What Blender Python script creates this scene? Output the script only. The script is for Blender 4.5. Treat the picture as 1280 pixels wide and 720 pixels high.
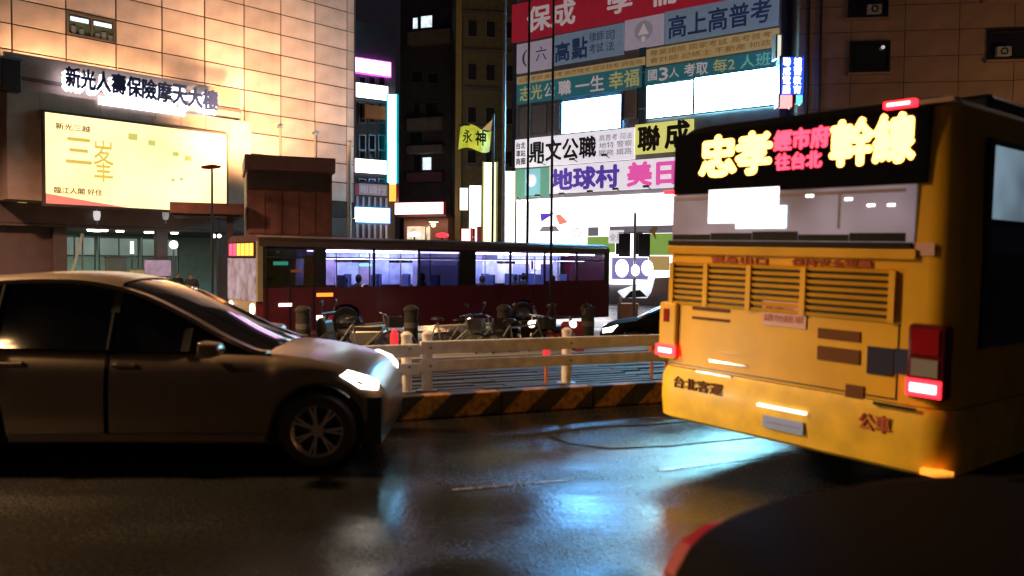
import bpy, bmesh, math, random
from mathutils import Vector, Matrix
R = math.radians
random.seed(7)
S = bpy.context.scene
C = S.collection
for o in list(bpy.data.objects): bpy.data.objects.remove(o)

# ------------------------------------------------------------------ camera
H = 1.75
FPX = 1000.0
p_, r_ = math.atan(32/1000), R(0.5)
fw = Vector((0, math.cos(p_), -math.sin(p_)))
rt0, up0 = Vector((1, 0, 0)), Vector((0, math.sin(p_), math.cos(p_)))
rt = rt0*math.cos(r_) + up0*math.sin(r_)
up = up0*math.cos(r_) - rt0*math.sin(r_)
cd = bpy.data.cameras.new('camera'); cam = bpy.data.objects.new('camera', cd); C.objects.link(cam)
m = Matrix.Identity(4)
for i in range(3):
    m[i][0], m[i][1], m[i][2] = rt[i], up[i], -fw[i]
m[2][3] = H
cam.matrix_world = m
cd.lens = 36*FPX/1280; cd.sensor_width = 36; cd.clip_start = .05; cd.clip_end = 3000
S.camera = cam
cd.dof.use_dof = True; cd.dof.focus_distance = 45; cd.dof.aperture_fstop = 1.3      # wide open phone lens focused on the far signs
S.view_settings.view_transform = 'Standard'; S.view_settings.look = 'None'
S.view_settings.exposure = 0; S.view_settings.gamma = 1
# ------------------------------------------------------------------ night sky
W = bpy.data.worlds.new('World'); S.world = W; W.use_nodes = True
nt = W.node_tree; bg = nt.nodes['Background']
sky = nt.nodes.new('ShaderNodeTexSky'); sky.sky_type = 'NISHITA'; sky.sun_disc = False
sky.sun_elevation = R(-6); sky.sun_rotation = R(200)
mixn = nt.nodes.new('ShaderNodeMix'); mixn.data_type = 'RGBA'; mixn.inputs[0].default_value = .93
nt.links.new(sky.outputs[0], mixn.inputs[6]); mixn.inputs[7].default_value = (.10, .085, .12, 1)
nt.links.new(mixn.outputs[2], bg.inputs[0]); bg.inputs[1].default_value = 0.085

# ------------------------------------------------------------------ materials
def _n(t, typ, **k):
    n = t.nodes.new(typ)
    for a, b in k.items(): setattr(n, a, b)
    return n
def mat(name, col, rough=.6, metal=0, var=.15, scale=3, bump=0, bscale=40, coat=0, rnd=0, spec=.5):
    M = bpy.data.materials.new(name); M.use_nodes = True; t = M.node_tree; b = t.nodes['Principled BSDF']
    b.inputs['Roughness'].default_value = rough; b.inputs['Metallic'].default_value = metal
    b.inputs['Coat Weight'].default_value = coat; b.inputs['Coat Roughness'].default_value = .18
    b.inputs['Specular IOR Level'].default_value = spec
    tc = _n(t, 'ShaderNodeTexCoord'); no = _n(t, 'ShaderNodeTexNoise'); no.inputs['Scale'].default_value = scale
    no.inputs['Detail'].default_value = 6
    t.links.new(tc.outputs['Object'], no.inputs['Vector'])
    mr = _n(t, 'ShaderNodeMapRange'); mr.inputs[1].default_value = .3; mr.inputs[2].default_value = .7
    mr.inputs[3].default_value = 1-var; mr.inputs[4].default_value = 1+var*.5
    t.links.new(no.outputs[0], mr.inputs[0])
    val = mr.outputs[0]
    if rnd:
        oi = _n(t, 'ShaderNodeObjectInfo'); m2 = _n(t, 'ShaderNodeMapRange')
        m2.inputs[3].default_value = 1-rnd; m2.inputs[4].default_value = 1+rnd*.6
        t.links.new(oi.outputs['Random'], m2.inputs[0])
        mm = _n(t, 'ShaderNodeMath', operation='MULTIPLY'); t.links.new(val, mm.inputs[0]); t.links.new(m2.outputs[0], mm.inputs[1]); val = mm.outputs[0]
    vm = _n(t, 'ShaderNodeVectorMath', operation='SCALE'); vm.inputs[0].default_value = col
    t.links.new(val, vm.inputs['Scale']); t.links.new(vm.outputs[0], b.inputs['Base Color'])
    if bump:
        n2 = _n(t, 'ShaderNodeTexNoise'); n2.inputs['Scale'].default_value = bscale; n2.inputs['Detail'].default_value = 4
        t.links.new(tc.outputs['Object'], n2.inputs['Vector'])
        bp = _n(t, 'ShaderNodeBump'); bp.inputs['Strength'].default_value = bump; bp.inputs['Distance'].default_value = .02
        t.links.new(n2.outputs[0], bp.inputs['Height']); t.links.new(bp.outputs[0], b.inputs['Normal'])
    return M
def emit(name, col, st, var=0, scale=2):
    M = bpy.data.materials.new(name); M.use_nodes = True; t = M.node_tree; b = t.nodes['Principled BSDF']
    b.inputs['Base Color'].default_value = (col[0]*.5, col[1]*.5, col[2]*.5, 1); b.inputs['Roughness'].default_value = .5
    b.inputs['Emission Color'].default_value = (*col, 1); b.inputs['Emission Strength'].default_value = st
    if var:
        tc = _n(t, 'ShaderNodeTexCoord'); no = _n(t, 'ShaderNodeTexNoise'); no.inputs['Scale'].default_value = scale
        t.links.new(tc.outputs['Object'], no.inputs['Vector'])
        mr = _n(t, 'ShaderNodeMapRange'); mr.inputs[1].default_value = .3; mr.inputs[2].default_value = .7
        mr.inputs[3].default_value = st*(1-var); mr.inputs[4].default_value = st*(1+var)
        t.links.new(no.outputs[0], mr.inputs[0]); t.links.new(mr.outputs[0], b.inputs['Emission Strength'])
    return M
def glass(name, tint, refl=.25, rough=.03, opac=.0):
    M = bpy.data.materials.new(name); M.use_nodes = True; t = M.node_tree; t.nodes.clear()
    out = _n(t, 'ShaderNodeOutputMaterial'); tr = _n(t, 'ShaderNodeBsdfTransparent'); gl = _n(t, 'ShaderNodeBsdfGlossy')
    tr.inputs[0].default_value = (*tint, 1); gl.inputs['Roughness'].default_value = rough; gl.inputs[0].default_value = (.9, .9, .9, 1)
    fr = _n(t, 'ShaderNodeFresnel'); fr.inputs[0].default_value = 1.5
    ad = _n(t, 'ShaderNodeMath', operation='MULTIPLY'); ad.inputs[1].default_value = refl*4; ad.use_clamp = True
    mx = _n(t, 'ShaderNodeMixShader')
    t.links.new(fr.outputs[0], ad.inputs[0]); t.links.new(ad.outputs[0], mx.inputs[0])
    t.links.new(tr.outputs[0], mx.inputs[1]); t.links.new(gl.outputs[0], mx.inputs[2]); t.links.new(mx.outputs[0], out.inputs[0])
    return M
def asphalt():
    M = bpy.data.materials.new('wet_asphalt'); M.use_nodes = True; t = M.node_tree; b = t.nodes['Principled BSDF']
    tc = _n(t, 'ShaderNodeTexCoord')
    fine = _n(t, 'ShaderNodeTexNoise'); fine.inputs['Scale'].default_value = 30; fine.inputs['Detail'].default_value = 3; fine.inputs['Roughness'].default_value = .7
    big = _n(t, 'ShaderNodeTexNoise'); big.inputs['Scale'].default_value = .7; big.inputs['Detail'].default_value = 5
    mp = _n(t, 'ShaderNodeMapping'); mp.inputs['Scale'].default_value = (.5, 1.4, 1)
    t.links.new(tc.outputs['Object'], fine.inputs[0]); t.links.new(tc.outputs['Object'], mp.inputs[0]); t.links.new(mp.outputs[0], big.inputs[0])
    rr = _n(t, 'ShaderNodeMapRange'); rr.inputs[1].default_value = .38; rr.inputs[2].default_value = .62
    rr.inputs[3].default_value = .05; rr.inputs[4].default_value = .20
    grit = _n(t, 'ShaderNodeTexNoise'); grit.inputs['Scale'].default_value = 42; grit.inputs['Detail'].default_value = 3; t.links.new(tc.outputs['Object'], grit.inputs[0])
    gm = _n(t, 'ShaderNodeMapRange'); gm.inputs[1].default_value = .35; gm.inputs[2].default_value = .65; gm.inputs[3].default_value = -.03; gm.inputs[4].default_value = .16
    ad = _n(t, 'ShaderNodeMath', operation='ADD'); t.links.new(big.outputs[0], rr.inputs[0]); t.links.new(grit.outputs[0], gm.inputs[0])
    t.links.new(rr.outputs[0], ad.inputs[0]); t.links.new(gm.outputs[0], ad.inputs[1]); t.links.new(ad.outputs[0], b.inputs['Roughness'])
    cr = _n(t, 'ShaderNodeValToRGB'); cr.color_ramp.elements[0].position = .3; cr.color_ramp.elements[0].color = (.003, .0032, .004, 1)
    cr.color_ramp.elements[1].position = .75; cr.color_ramp.elements[1].color = (.020, .020, .021, 1)
    t.links.new(fine.outputs[0], cr.inputs[0]); t.links.new(cr.outputs[0], b.inputs['Base Color'])
    bs = _n(t, 'ShaderNodeMapRange'); bs.inputs[1].default_value = .4; bs.inputs[2].default_value = .6; bs.inputs[3].default_value = .16; bs.inputs[4].default_value = .50
    t.links.new(big.outputs[0], bs.inputs[0])
    bp = _n(t, 'ShaderNodeBump'); bp.inputs['Distance'].default_value = .015
    t.links.new(bs.outputs[0], bp.inputs['Strength']); t.links.new(fine.outputs[0], bp.inputs['Height']); t.links.new(bp.outputs[0], b.inputs['Normal'])
    b.inputs['Specular IOR Level'].default_value = .75
    return M
def striped(name, c1, c2, per, slant):
    """diagonal paint bands along local x, slanting with z"""
    M = mat(name, (1, 1, 1), .55, var=.3, scale=9, bump=.3); t = M.node_tree; b = t.nodes['Principled BSDF']
    tc = _n(t, 'ShaderNodeTexCoord'); sp = _n(t, 'ShaderNodeSeparateXYZ'); t.links.new(tc.outputs['Object'], sp.inputs[0])
    a = _n(t, 'ShaderNodeMath', operation='MULTIPLY_ADD'); a.inputs[1].default_value = -slant
    t.links.new(sp.outputs[2], a.inputs[0]); t.links.new(sp.outputs[0], a.inputs[2])
    d = _n(t, 'ShaderNodeMath', operation='DIVIDE'); d.inputs[1].default_value = per; t.links.new(a.outputs[0], d.inputs[0])
    f = _n(t, 'ShaderNodeMath', operation='FRACT'); t.links.new(d.outputs[0], f.inputs[0])
    g = _n(t, 'ShaderNodeMath', operation='GREATER_THAN'); g.inputs[1].default_value = .5; t.links.new(f.outputs[0], g.inputs[0])
    mx = _n(t, 'ShaderNodeMix', data_type='RGBA'); mx.inputs[6].default_value = (*c1, 1); mx.inputs[7].default_value = (*c2, 1)
    t.links.new(g.outputs[0], mx.inputs[0])
    no = _n(t, 'ShaderNodeTexNoise'); no.inputs['Scale'].default_value = 14; no.inputs['Detail'].default_value = 6; t.links.new(tc.outputs['Object'], no.inputs[0])
    mr = _n(t, 'ShaderNodeMapRange'); mr.inputs[1].default_value = .35; mr.inputs[2].default_value = .65; mr.inputs[3].default_value = .35; mr.inputs[4].default_value = 1.1
    t.links.new(no.outputs[0], mr.inputs[0])
    vm = _n(t, 'ShaderNodeVectorMath', operation='SCALE'); t.links.new(mx.outputs[2], vm.inputs[0]); t.links.new(mr.outputs[0], vm.inputs['Scale'])
    t.links.new(vm.outputs[0], b.inputs['Base Color'])
    return M

M = dict(
 asphalt=asphalt(),
 line=mat('worn_white_paint', (.22, .22, .22), .2, var=.9, scale=14, bump=.2),
 yellow=mat('yellow_bus_paint', (.88, .47, .012), .50, var=.22, scale=1.6, coat=.0, bump=.03, bscale=5),
 yellow2=mat('yellow_bumper_paint', (.86, .52, .025), .48, var=.25, scale=4, coat=.05),
 black=mat('black_plastic', (.012, .012, .013), .35),
 rubber=mat('rubber', (.012, .012, .012), .75, bump=.3),
 dark=mat('dark_glass', (.008, .008, .010), .06, spec=.8),
 bglass=mat('window_glass', (.02, .02, .025), .05, spec=.8),
 silver=mat('silver_car_paint', (.19, .145, .115), .32, metal=.6, var=.05, coat=.6),
 blackpaint=mat('black_car_paint', (.008, .007, .007), .5, var=.1, coat=0, spec=.04),
 chrome=mat('chrome', (.7, .7, .7), .15, metal=1),
 steel=mat('galvanised_steel', (.35, .35, .37), .4, metal=.8),
 alloy=mat('alloy_wheel', (.55, .5, .46), .3, metal=.8),
 redpaint=mat('maroon_bus_paint', (.11, .008, .024), .35, var=.15, coat=.4),
 cream=mat('bus_front_cream', (.35, .32, .20), .45),
 granite=mat('pink_granite', (.58, .42, .35), .45, var=.28, scale=.9, bump=.15, bscale=60, rnd=.26),
 joint=mat('dark_joint', (.07, .045, .035), .9),
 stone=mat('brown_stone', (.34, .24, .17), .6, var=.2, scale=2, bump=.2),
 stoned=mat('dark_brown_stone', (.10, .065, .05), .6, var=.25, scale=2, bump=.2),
 brown=mat('red_brown_brick', (.34, .14, .09), .7, var=.25, scale=3, bump=.3, rnd=.2),
 conc=mat('concrete', (.25, .24, .23), .75, var=.3, scale=2, bump=.3),
 concd=mat('dark_concrete', (.085, .08, .09), .8, var=.3, scale=1, bump=.2),
 facade=mat('grey_tile_facade', (.20, .185, .20), .6, var=.2, scale=1.5, bump=.1),
 tan=mat('tan_tile_wall', (.38, .23, .16), .7, var=.2, scale=1.2, bump=.2, rnd=.10),
 rail=mat('pale_rail_paint', (.76, .76, .82), .5, var=.3, scale=6, bump=.15),
 post=mat('white_post_paint', (.78, .75, .76), .5, var=.3, scale=7),
 slab=mat('wet_paving', (.04, .035, .035), .55, var=.5, scale=5, bump=.5, rnd=.4),
 kerb=striped('kerb_hazard_paint', (.36, .17, .02), (.02, .018, .015), .62, 1.1),
 skin=mat('skin', (.45, .28, .2), .6), cloth=mat('dark_cloth', (.015, .015, .018), .9), cloth2=mat('mauve_cloth', (.25, .15, .18), .9),
 hair=mat('black_hair', (.01, .008, .008), .6), white=mat('white_paint', (.75, .74, .73), .5),
 grey=mat('grey_metal', (.16, .16, .17), .5, metal=.3), seat=mat('blue_seat_cloth', (.05, .07, .25), .8),
 busin=mat('bus_interior_panel', (.32, .34, .62), .6), orange=mat('orange_plastic', (.6, .18, .03), .5),
 red=mat('red_plastic', (.45, .015, .02), .4), green=mat('green_wall', (.22, .32, .26), .7),
 steelpole=mat('dark_pole', (.05, .05, .06), .45, metal=.5),
 clear=glass('clear_glass', (.92, .90, 1), .18), tinted=glass('tinted_glass', (.30, .28, .36), .2),
)
M['blackpaint'].node_tree.nodes['Principled BSDF'].inputs['IOR'].default_value = 1.12
E = dict(
 white=emit('cool_white_lightbox', (.40, .82, 1), 34, .15), cyan=emit('cyan_white_lightbox', (.30, .82, 1), 66, .15),
 poster=emit('white_backlit_poster', (1, .95, 1), 3.0, .12, .4), warm=emit('cream_backlit_billboard', (1, .74, .34), 1.65, .3, .3),
 mag=emit('magenta_white_lightbox', (1, .55, 1), 5), orange=emit('orange_lightbox', (1, .35, .05), 2),
 redw=emit('pink_white_lightbox', (1, .6, .6), 5), yel=emit('yellow_white_lightbox', (.95, 1, .45), 2.2),
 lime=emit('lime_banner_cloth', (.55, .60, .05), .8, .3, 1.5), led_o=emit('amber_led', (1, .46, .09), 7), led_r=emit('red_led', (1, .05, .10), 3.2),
 tail=emit('tail_lamp', (1, .012, .022), 6), core=emit('tail_lamp_core', (1, .55, .5), 5), taild=emit('dim_tail_lamp', (.5, .01, .02), .25), amber=emit('amber_lamp', (1, .3, .03), 1.7),
 head=emit('white_headlamp', (1, .92, .8), 8), headd=emit('small_headlamp', (1, .85, .7), 4),
 bus=emit('bus_ceiling_lamp', (.80, .82, 1), 19), green=emit('green_led', (.1, 1, .4), 3), down=emit('downlight', (1, .92, .8), 7),
 shop=emit('shop_lit_wall', (.30, .42, .36), .42, .3, 1), win=emit('lit_window', (.75, .9, 1), 1.1, .3, 3), winw=emit('warm_lit_window', (1, .85, .6), .8, .4, 2),
 blue=emit('blue_lightbox', (.02, .08, .9), 1.2), sodium=emit('sodium_lamp', (1, .5, .15), 20), flood=emit('floodlight_lens', (1, .72, .35), 25),
 halo=emit('halo_white_letter', (.82, .82, 1), 4),
)
# print colours on boards with emission standing in for light from boards around them
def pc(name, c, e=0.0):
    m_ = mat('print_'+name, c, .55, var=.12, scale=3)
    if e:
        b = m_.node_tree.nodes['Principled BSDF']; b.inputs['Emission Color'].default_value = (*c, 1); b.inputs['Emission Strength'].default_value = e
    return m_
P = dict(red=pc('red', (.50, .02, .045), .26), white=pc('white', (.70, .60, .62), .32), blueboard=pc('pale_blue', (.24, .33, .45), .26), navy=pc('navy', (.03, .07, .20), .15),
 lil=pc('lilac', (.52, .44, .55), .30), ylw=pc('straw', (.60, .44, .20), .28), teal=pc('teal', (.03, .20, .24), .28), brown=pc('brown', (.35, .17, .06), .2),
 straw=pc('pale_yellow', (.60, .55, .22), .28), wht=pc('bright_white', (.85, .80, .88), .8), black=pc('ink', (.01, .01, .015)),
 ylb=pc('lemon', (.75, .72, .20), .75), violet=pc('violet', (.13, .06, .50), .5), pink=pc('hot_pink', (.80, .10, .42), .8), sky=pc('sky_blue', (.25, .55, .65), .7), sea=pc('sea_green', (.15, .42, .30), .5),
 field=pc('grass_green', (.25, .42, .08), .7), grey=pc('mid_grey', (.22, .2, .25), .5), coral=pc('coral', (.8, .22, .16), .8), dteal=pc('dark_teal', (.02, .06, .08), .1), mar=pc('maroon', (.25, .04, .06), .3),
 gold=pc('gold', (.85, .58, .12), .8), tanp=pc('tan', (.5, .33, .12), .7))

# ------------------------------------------------------------------ mesh helpers
def props(o, label=None, cat=None, group=None, kind=None):
    if label: o['label'] = label
    if cat: o['category'] = cat
    if group: o['group'] = group
    if kind: o['kind'] = kind
    return o
class MB:
    def __init__(s): s.v = []; s.f = []
    def add(s, vs, fs):
        k = len(s.v); s.v += [tuple(v) for v in vs]; s.f += [tuple(i+k for i in f) for f in fs]; return s
    def box(s, x0, x1, y0, y1, z0, z1):
        return s.add([(x0,y0,z0),(x1,y0,z0),(x1,y1,z0),(x0,y1,z0),(x0,y0,z1),(x1,y0,z1),(x1,y1,z1),(x0,y1,z1)],
            [(3,2,1,0),(4,5,6,7),(0,1,5,4),(1,2,6,5),(2,3,7,6),(3,0,4,7)])
    def bar(s, a, b, w, h=None, n=4):
        """rectangular (n=4) or round bar between two points"""
        a, b = Vector(a), Vector(b); d = (b-a).normalized(); h = h or w
        q = Vector((0,0,1)) if abs(d.z) < .9 else Vector((1,0,0))
        x = d.cross(q).normalized(); y = d.cross(x).normalized()
        off = math.pi/4 if n == 4 else 0; k = math.sqrt(2)/2 if n == 4 else .5
        ring = [(x*math.cos(off+2*math.pi*i/n)*w*k + y*math.sin(off+2*math.pi*i/n)*h*k) for i in range(n)]
        vs = [a+r for r in ring]+[b+r for r in ring]
        fs = [(i, (i+1)%n, n+(i+1)%n, n+i) for i in range(n)]+[tuple(range(n))[::-1], tuple(range(n, 2*n))]
        return s.add(vs, fs)
    def tube(s, a, b, r1, r2=None, n=12):
        a, b = Vector(a), Vector(b); d = (b-a).normalized(); r2 = r1 if r2 is None else r2
        q = Vector((0,0,1)) if abs(d.z) < .9 else Vector((1,0,0))
        x = d.cross(q).normalized(); y = d.cross(x).normalized()
        cs = [(x*math.cos(2*math.pi*i/n)+y*math.sin(2*math.pi*i/n)) for i in range(n)]
        return s.add([a+c*r1 for c in cs]+[b+c*r2 for c in cs], [(i, (i+1)%n, n+(i+1)%n, n+i) for i in range(n)]+[tuple(range(n))[::-1], tuple(range(n, 2*n))])
    def lathe(s, c, axis, prof, n=24, closed=False):
        """prof = [(radius, along axis)]"""
        c = Vector(c); d = Vector(axis).normalized(); q = Vector((0,0,1)) if abs(d.z) < .9 else Vector((1,0,0))
        x = d.cross(q).normalized(); y = d.cross(x).normalized(); k = len(prof)
        vs = [c+d*h+(x*math.cos(2*math.pi*i/n)+y*math.sin(2*math.pi*i/n))*r for i in range(n) for r, h in prof]
        fs = []
        for i in range(n):
            j = (i+1) % n
            for a in range(k if closed else k-1):
                b = (a+1) % k; fs.append((i*k+a, j*k+a, j*k+b, i*k+b))
        return s.add(vs, fs)
    def prism(s, pts, y0, y1):
        """outline (x,z) pushed from y0 to y1"""
        n = len(pts)
        return s.add([(x, y0, z) for x, z in pts]+[(x, y1, z) for x, z in pts], [(i, (i+1)%n, n+(i+1)%n, n+i) for i in range(n)]+[tuple(range(n))[::-1], tuple(range(n, 2*n))])
    def sphere(s, c, r, n=10, sx=1, sy=1, sz=1):
        c = Vector(c); vs = []; fs = []
        for i in range(n+1):
            a = math.pi*i/n
            for j in range(n*2):
                b = math.pi*j/n; vs.append(c+Vector((r*sx*math.sin(a)*math.cos(b), r*sy*math.sin(a)*math.sin(b), r*sz*math.cos(a))))
        for i in range(n):
            for j in range(2*n):
                k = (j+1) % (2*n); fs.append((i*2*n+j, i*2*n+k, (i+1)*2*n+k, (i+1)*2*n+j))
        return s.add(vs, fs)
    def mesh(s, name, m_, smooth=False, bevel=0):
        me = bpy.data.meshes.new(name); me.from_pydata(s.v, [], s.f); me.materials.append(m_)
        bm = bmesh.new(); bm.from_mesh(me); bmesh.ops.remove_doubles(bm, verts=bm.verts, dist=1e-5)
        bmesh.ops.recalc_face_normals(bm, faces=bm.faces)
        if bevel: bmesh.ops.bevel(bm, geom=list(bm.edges), offset=bevel, segments=2, affect='EDGES', profile=.5)
        bm.to_mesh(me); bm.free()
        if smooth:
            for p in me.polygons: p.use_smooth = True
            if smooth != True: me.set_sharp_from_angle(angle=R(smooth))
        return me
    def build(s, name, m_, parent=None, loc=None, rz=0, smooth=False, bevel=0, label=None):
        return link(name, s.mesh(name, m_, smooth, bevel), parent, loc, rz, label)
def link(name, me, parent=None, loc=None, rz=0, label=None):
    o = bpy.data.objects.new(name, me); C.objects.link(o)
    if parent: o.parent = parent
    if loc: o.location = loc
    o.rotation_euler[2] = rz
    if label: o['label'] = label
    return o
def box(x0, x1, y0, y1, z0, z1): return MB().box(x0, x1, y0, y1, z0, z1)
class Frame:
    """a vertical working plane: local x runs along it to the viewer's right, local y into it, z up"""
    def __init__(s, x, y, ang, z=0): s.p = Vector((x, y, z)); s.a = ang; s.u = Vector((math.cos(ang), math.sin(ang), 0)); s.n = Vector((-math.sin(ang), math.cos(ang), 0))
    def w(s, x, y, z): return s.p+s.u*x+s.n*y+Vector((0, 0, z))
    def root(s, name, label, cat, x=0, y=0, z=0, group=None, rz=0):
        o = bpy.data.objects.new(name, None); C.objects.link(o); o.location = s.w(x, y, z); o.rotation_euler[2] = s.a+rz
        o.empty_display_size = .2
        return props(o, label, cat, group)
    def px(s, px, py, yoff=0):
        d = fw + rt*((px-640)/1000) - up*((py-360)/1000); o = Vector((0, 0, H))
        q = s.p + s.n*yoff; t = (q-o).dot(s.n)/d.dot(s.n); h = o+d*t-s.p
        return h.dot(s.u), h.z
def copy_tree(o, parent=None):
    c = o.copy(); C.objects.link(c); c.parent = parent
    for ch in list(o.children): copy_tree(ch, c)
    return c
_gc = {}
def glyph(txt, bold=.018):
    """triangulated characters scaled to a unit box"""
    k = txt
    if k in _gc: return _gc[k]
    cu = bpy.data.curves.new('t', 'FONT'); cu.body = txt; cu.resolution_u = 2; cu.size = 1
    cu.space_line = .95
    o = bpy.data.objects.new('t', cu); C.objects.link(o)
    dg = bpy.context.evaluated_depsgraph_get(); me = bpy.data.meshes.new_from_object(o.evaluated_get(dg))
    vs = [v.co.copy() for v in me.vertices]; fs = [tuple(p.vertices) for p in me.polygons]
    bpy.data.objects.remove(o); bpy.data.meshes.remove(me); bpy.data.curves.remove(cu)
    x0, x1 = min(v.x for v in vs), max(v.x for v in vs); y0, y1 = min(v.y for v in vs), max(v.y for v in vs)
    vs = [((v.x-x0)/(x1-x0), (v.y-y0)/max(y1-y0, 1e-3)) for v in vs]
    _gc[k] = (vs, fs); return _gc[k]
def lettering(txt, x0, x1, z0, z1, m_, parent, y=-.01, bold=.018, depth=.012, slant=0, name='lettering'):
    if '\n' in txt:
        rows_ = txt.split('\n'); hh = (z1-z0)/len(rows_)
        for i, r2 in enumerate(rows_): lettering(r2, x0, x1, z1-(i+1)*hh+hh*.08, z1-i*hh-hh*.08, m_, parent, y, bold, depth, slant, name)
        return
    vs, fs = glyph(txt, bold); n = len(vs); V = []; Fc = []
    nc = len(txt); bw_x = bold*(x1-x0)/nc*1.0; bw_z = bold*(z1-z0)
    sh = [(0, 0)] if bold < .005 else [(0, 0), (bw_x, 0), (-bw_x, 0), (0, bw_z), (0, -bw_z), (bw_x*.7, bw_z*.7), (-bw_x*.7, -bw_z*.7), (bw_x*.7, -bw_z*.7), (-bw_x*.7, bw_z*.7)]
    cnt = {}
    for fa in fs:
        for i in range(len(fa)):
            e = (fa[i], fa[(i+1) % len(fa)]); cnt.setdefault(tuple(sorted(e)), []).append(e)
    edge = [es[0] for es in cnt.values() if len(es) == 1]
    for q, (dx, dz) in enumerate(sh):
        k = len(V); f = [(x0+(x1-x0)*u+slant*v+dx, z0+(z1-z0)*v+dz) for u, v in vs]; yy = y-depth+q*.0006
        V += [(x, yy, z) for x, z in f]; Fc += [tuple(a+k for a in fa) for fa in fs]
        if q in (0, 1, 2, 3, 4):
            V += [(x, y, z) for x, z in f]; Fc += [(k+a, k+c, k+c+n, k+a+n) for a, c in edge]
    me = bpy.data.meshes.new(name); me.from_pydata(V, [], Fc); me.materials.append(m_)
    o = link(name, me, parent)
    if txt.count(' ') >= 2: o['kind'] = 'stuff'      # small print
    return o

# ------------------------------------------------------------------ SETTING: ground
def gz(y):
    t = min(max((y-11)/8, 0), 1); return -.5*(t*t*(3-2*t))
g = MB(); ys = [-60, -10, 0, 4, 8, 11]+[11+i*.5 for i in range(1, 17)]+[25, 40, 80, 200, 900]
xs = [-900, -60, -20, 0, 20, 60, 900]
for y in ys:
    for x in xs: g.v.append((x, y, gz(y)))
nx = len(xs)
for j in range(len(ys)-1):
    for i in range(nx-1): a = j*nx+i; g.f.append((a, a+1, a+nx+1, a+nx))
props(g.build('ground', M['asphalt'], smooth=True), kind='structure')
KF = Frame(-1.22, 8.74, math.atan2(1.24, 3.02))          # line of the kerb; x=0 at the photo's x=500
# lane lines on the wet road
def line_seg(name, a, b, w):
    a, b = Vector(a), Vector(b); d = (b-a).normalized(); n = Vector((-d.y, d.x, 0))*w/2
    o = MB().add([a-n, b-n, b+n, a+n], [(0, 1, 2, 3)]).build(name, M['line']); return props(o, kind='structure')
u = KF.u
line_seg('lane_marking', (-.45, 6.08, .004), (.50, 6.40, .004), .035)
line_seg('lane_marking', (1.25, 6.72, .004), (2.65, 7.42, .004), .09)
tar = mat('tar_seam', (.003, .003, .003), .75, var=.3, scale=20, bump=.4)
def seam(pts, w):
    b = MB(); random.seed(5)
    for a, c_ in zip(pts, pts[1:]):
        a, c_ = Vector((*a, .0025)), Vector((*c_, .0025)); d = (c_-a).normalized(); n_ = Vector((-d.y, d.x, 0))
        b.add([a-n_*w*random.uniform(.35, .7), c_-n_*w*random.uniform(.35, .7), c_+n_*w*.5, a+n_*w*.5], [(0, 1, 2, 3)])
    return props(b.build('tar_seam', tar), kind='structure')
seam([(-.2, 8.0), (.35, 8.15), (.9, 8.5), (1.5, 8.62), (2.6, 9.1), (4.2, 9.7)], .07)
seam([(.35, 8.15), (.55, 7.7), (.95, 7.5), (1.6, 7.65), (2.6, 8.1)], .045)
# median strip with kerb
kerb = KF.root('kerb', None, None); kerb['kind'] = 'structure'
kb = MB().box(0, 1.2-.012, 0, .18, 0, .26).mesh('kerb_block', M['kerb'], bevel=.012)
for i in range(-10, 11): link('kerb_block', kb, kerb, (i*1.2, 0, 0))
box(-12, 13.2, .185, 5.2, -.3, .15).build('median_bed', M['conc'], kerb)
sl = [MB().box(0, 1.19, 0, .115, .15, .2+dz).mesh('paving_slab', M['slab'], bevel=.008) for dz in (0, .008, .015)]
random.seed(3)
for j in range(18):
    for i in range(-5, 6):
        a = link('paving_slab', random.choice(sl), kerb, (i*1.2+.35*(j % 2), .19+j*.18, 0))
box(-12, 13.2, 3.46, 3.6, .151, .24).build('edge_strip', M['conc'], kerb)

# ------------------------------------------------------------------ left tower with granite panels
LF = Frame(-16.2, 34, math.atan2(.719, .695), 0)
t = LF.root('granite_tower', 'tall tower clad in pink granite panels glowing under warm floodlights', 'building', 0, 0, -.5)
zf = 4.0
box(-16, 11.42, .06, 14, zf+.5, 34).build('wall', M['joint'], t)
pm = MB().box(.03, 1.87, 0, .06, .03, .95).mesh('granite_panel', M['granite'], bevel=.006)
z0 = 10.7+.5-.98*6
skip = (-.535, 10.7+.5)
for i in range(-8, 6):
    for j in range(0, 13):
        x = -.535+1.9*i; z = z0+j*.98
        if i == -1 and j == 6: continue
        link('granite_panel', pm, t, (x, 0, z))
pe = MB().box(.02, .42, 0, .06, .02, .96).mesh('granite_panel', M['granite'], bevel=.006)
for j in range(0, 13): link('granite_panel', pe, t, (-.535+1.9*6, 0, z0+j*.98))
big = MB().box(.02, 1.88, 0, .06, .02, 3.88).mesh('granite_panel', M['granite'])
for i in range(-8, 6):
    for j in range(4): link('granite_panel', big, t, (-.535+1.9*i, 0, z0+13*.98+j*3.92))
# the lit window that takes one panel's place
wx, wz = -.535-1.9, z0+6*.98
f = MB().box(wx+.02, wx+1.88, -.02, .05, wz+.02, wz+.09).box(wx+.02, wx+1.88, -.02, .05, wz+.86, wz+.96).box(wx+.02, wx+.1, -.02, .05, wz+.09, wz+.86).box(wx+1.8, wx+1.88, -.02, .05, wz+.09, wz+.86).box(wx+.93, wx+.99, -.02, .05, wz+.09, wz+.86).build('window', M['stoned'], t)
box(wx+.1, wx+1.8, .03, .055, wz+.09, wz+.86).build('pane', mat('office_dim', (.06, .08, .06), .2), f)
for a in (.16, 1.04): box(wx+a, wx+a+.68, .0, .025, wz+.60, wz+.76).build('lamp_tube', E['win'], f)
for a, b in ((.2, .3), (.5, .22), (1.1, .18), (1.35, .28), (1.6, .2)): box(wx+a, wx+a+.16, .0, .025, wz+.1, wz+.1+b).build('desk_item', M['grey'], f)
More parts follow.
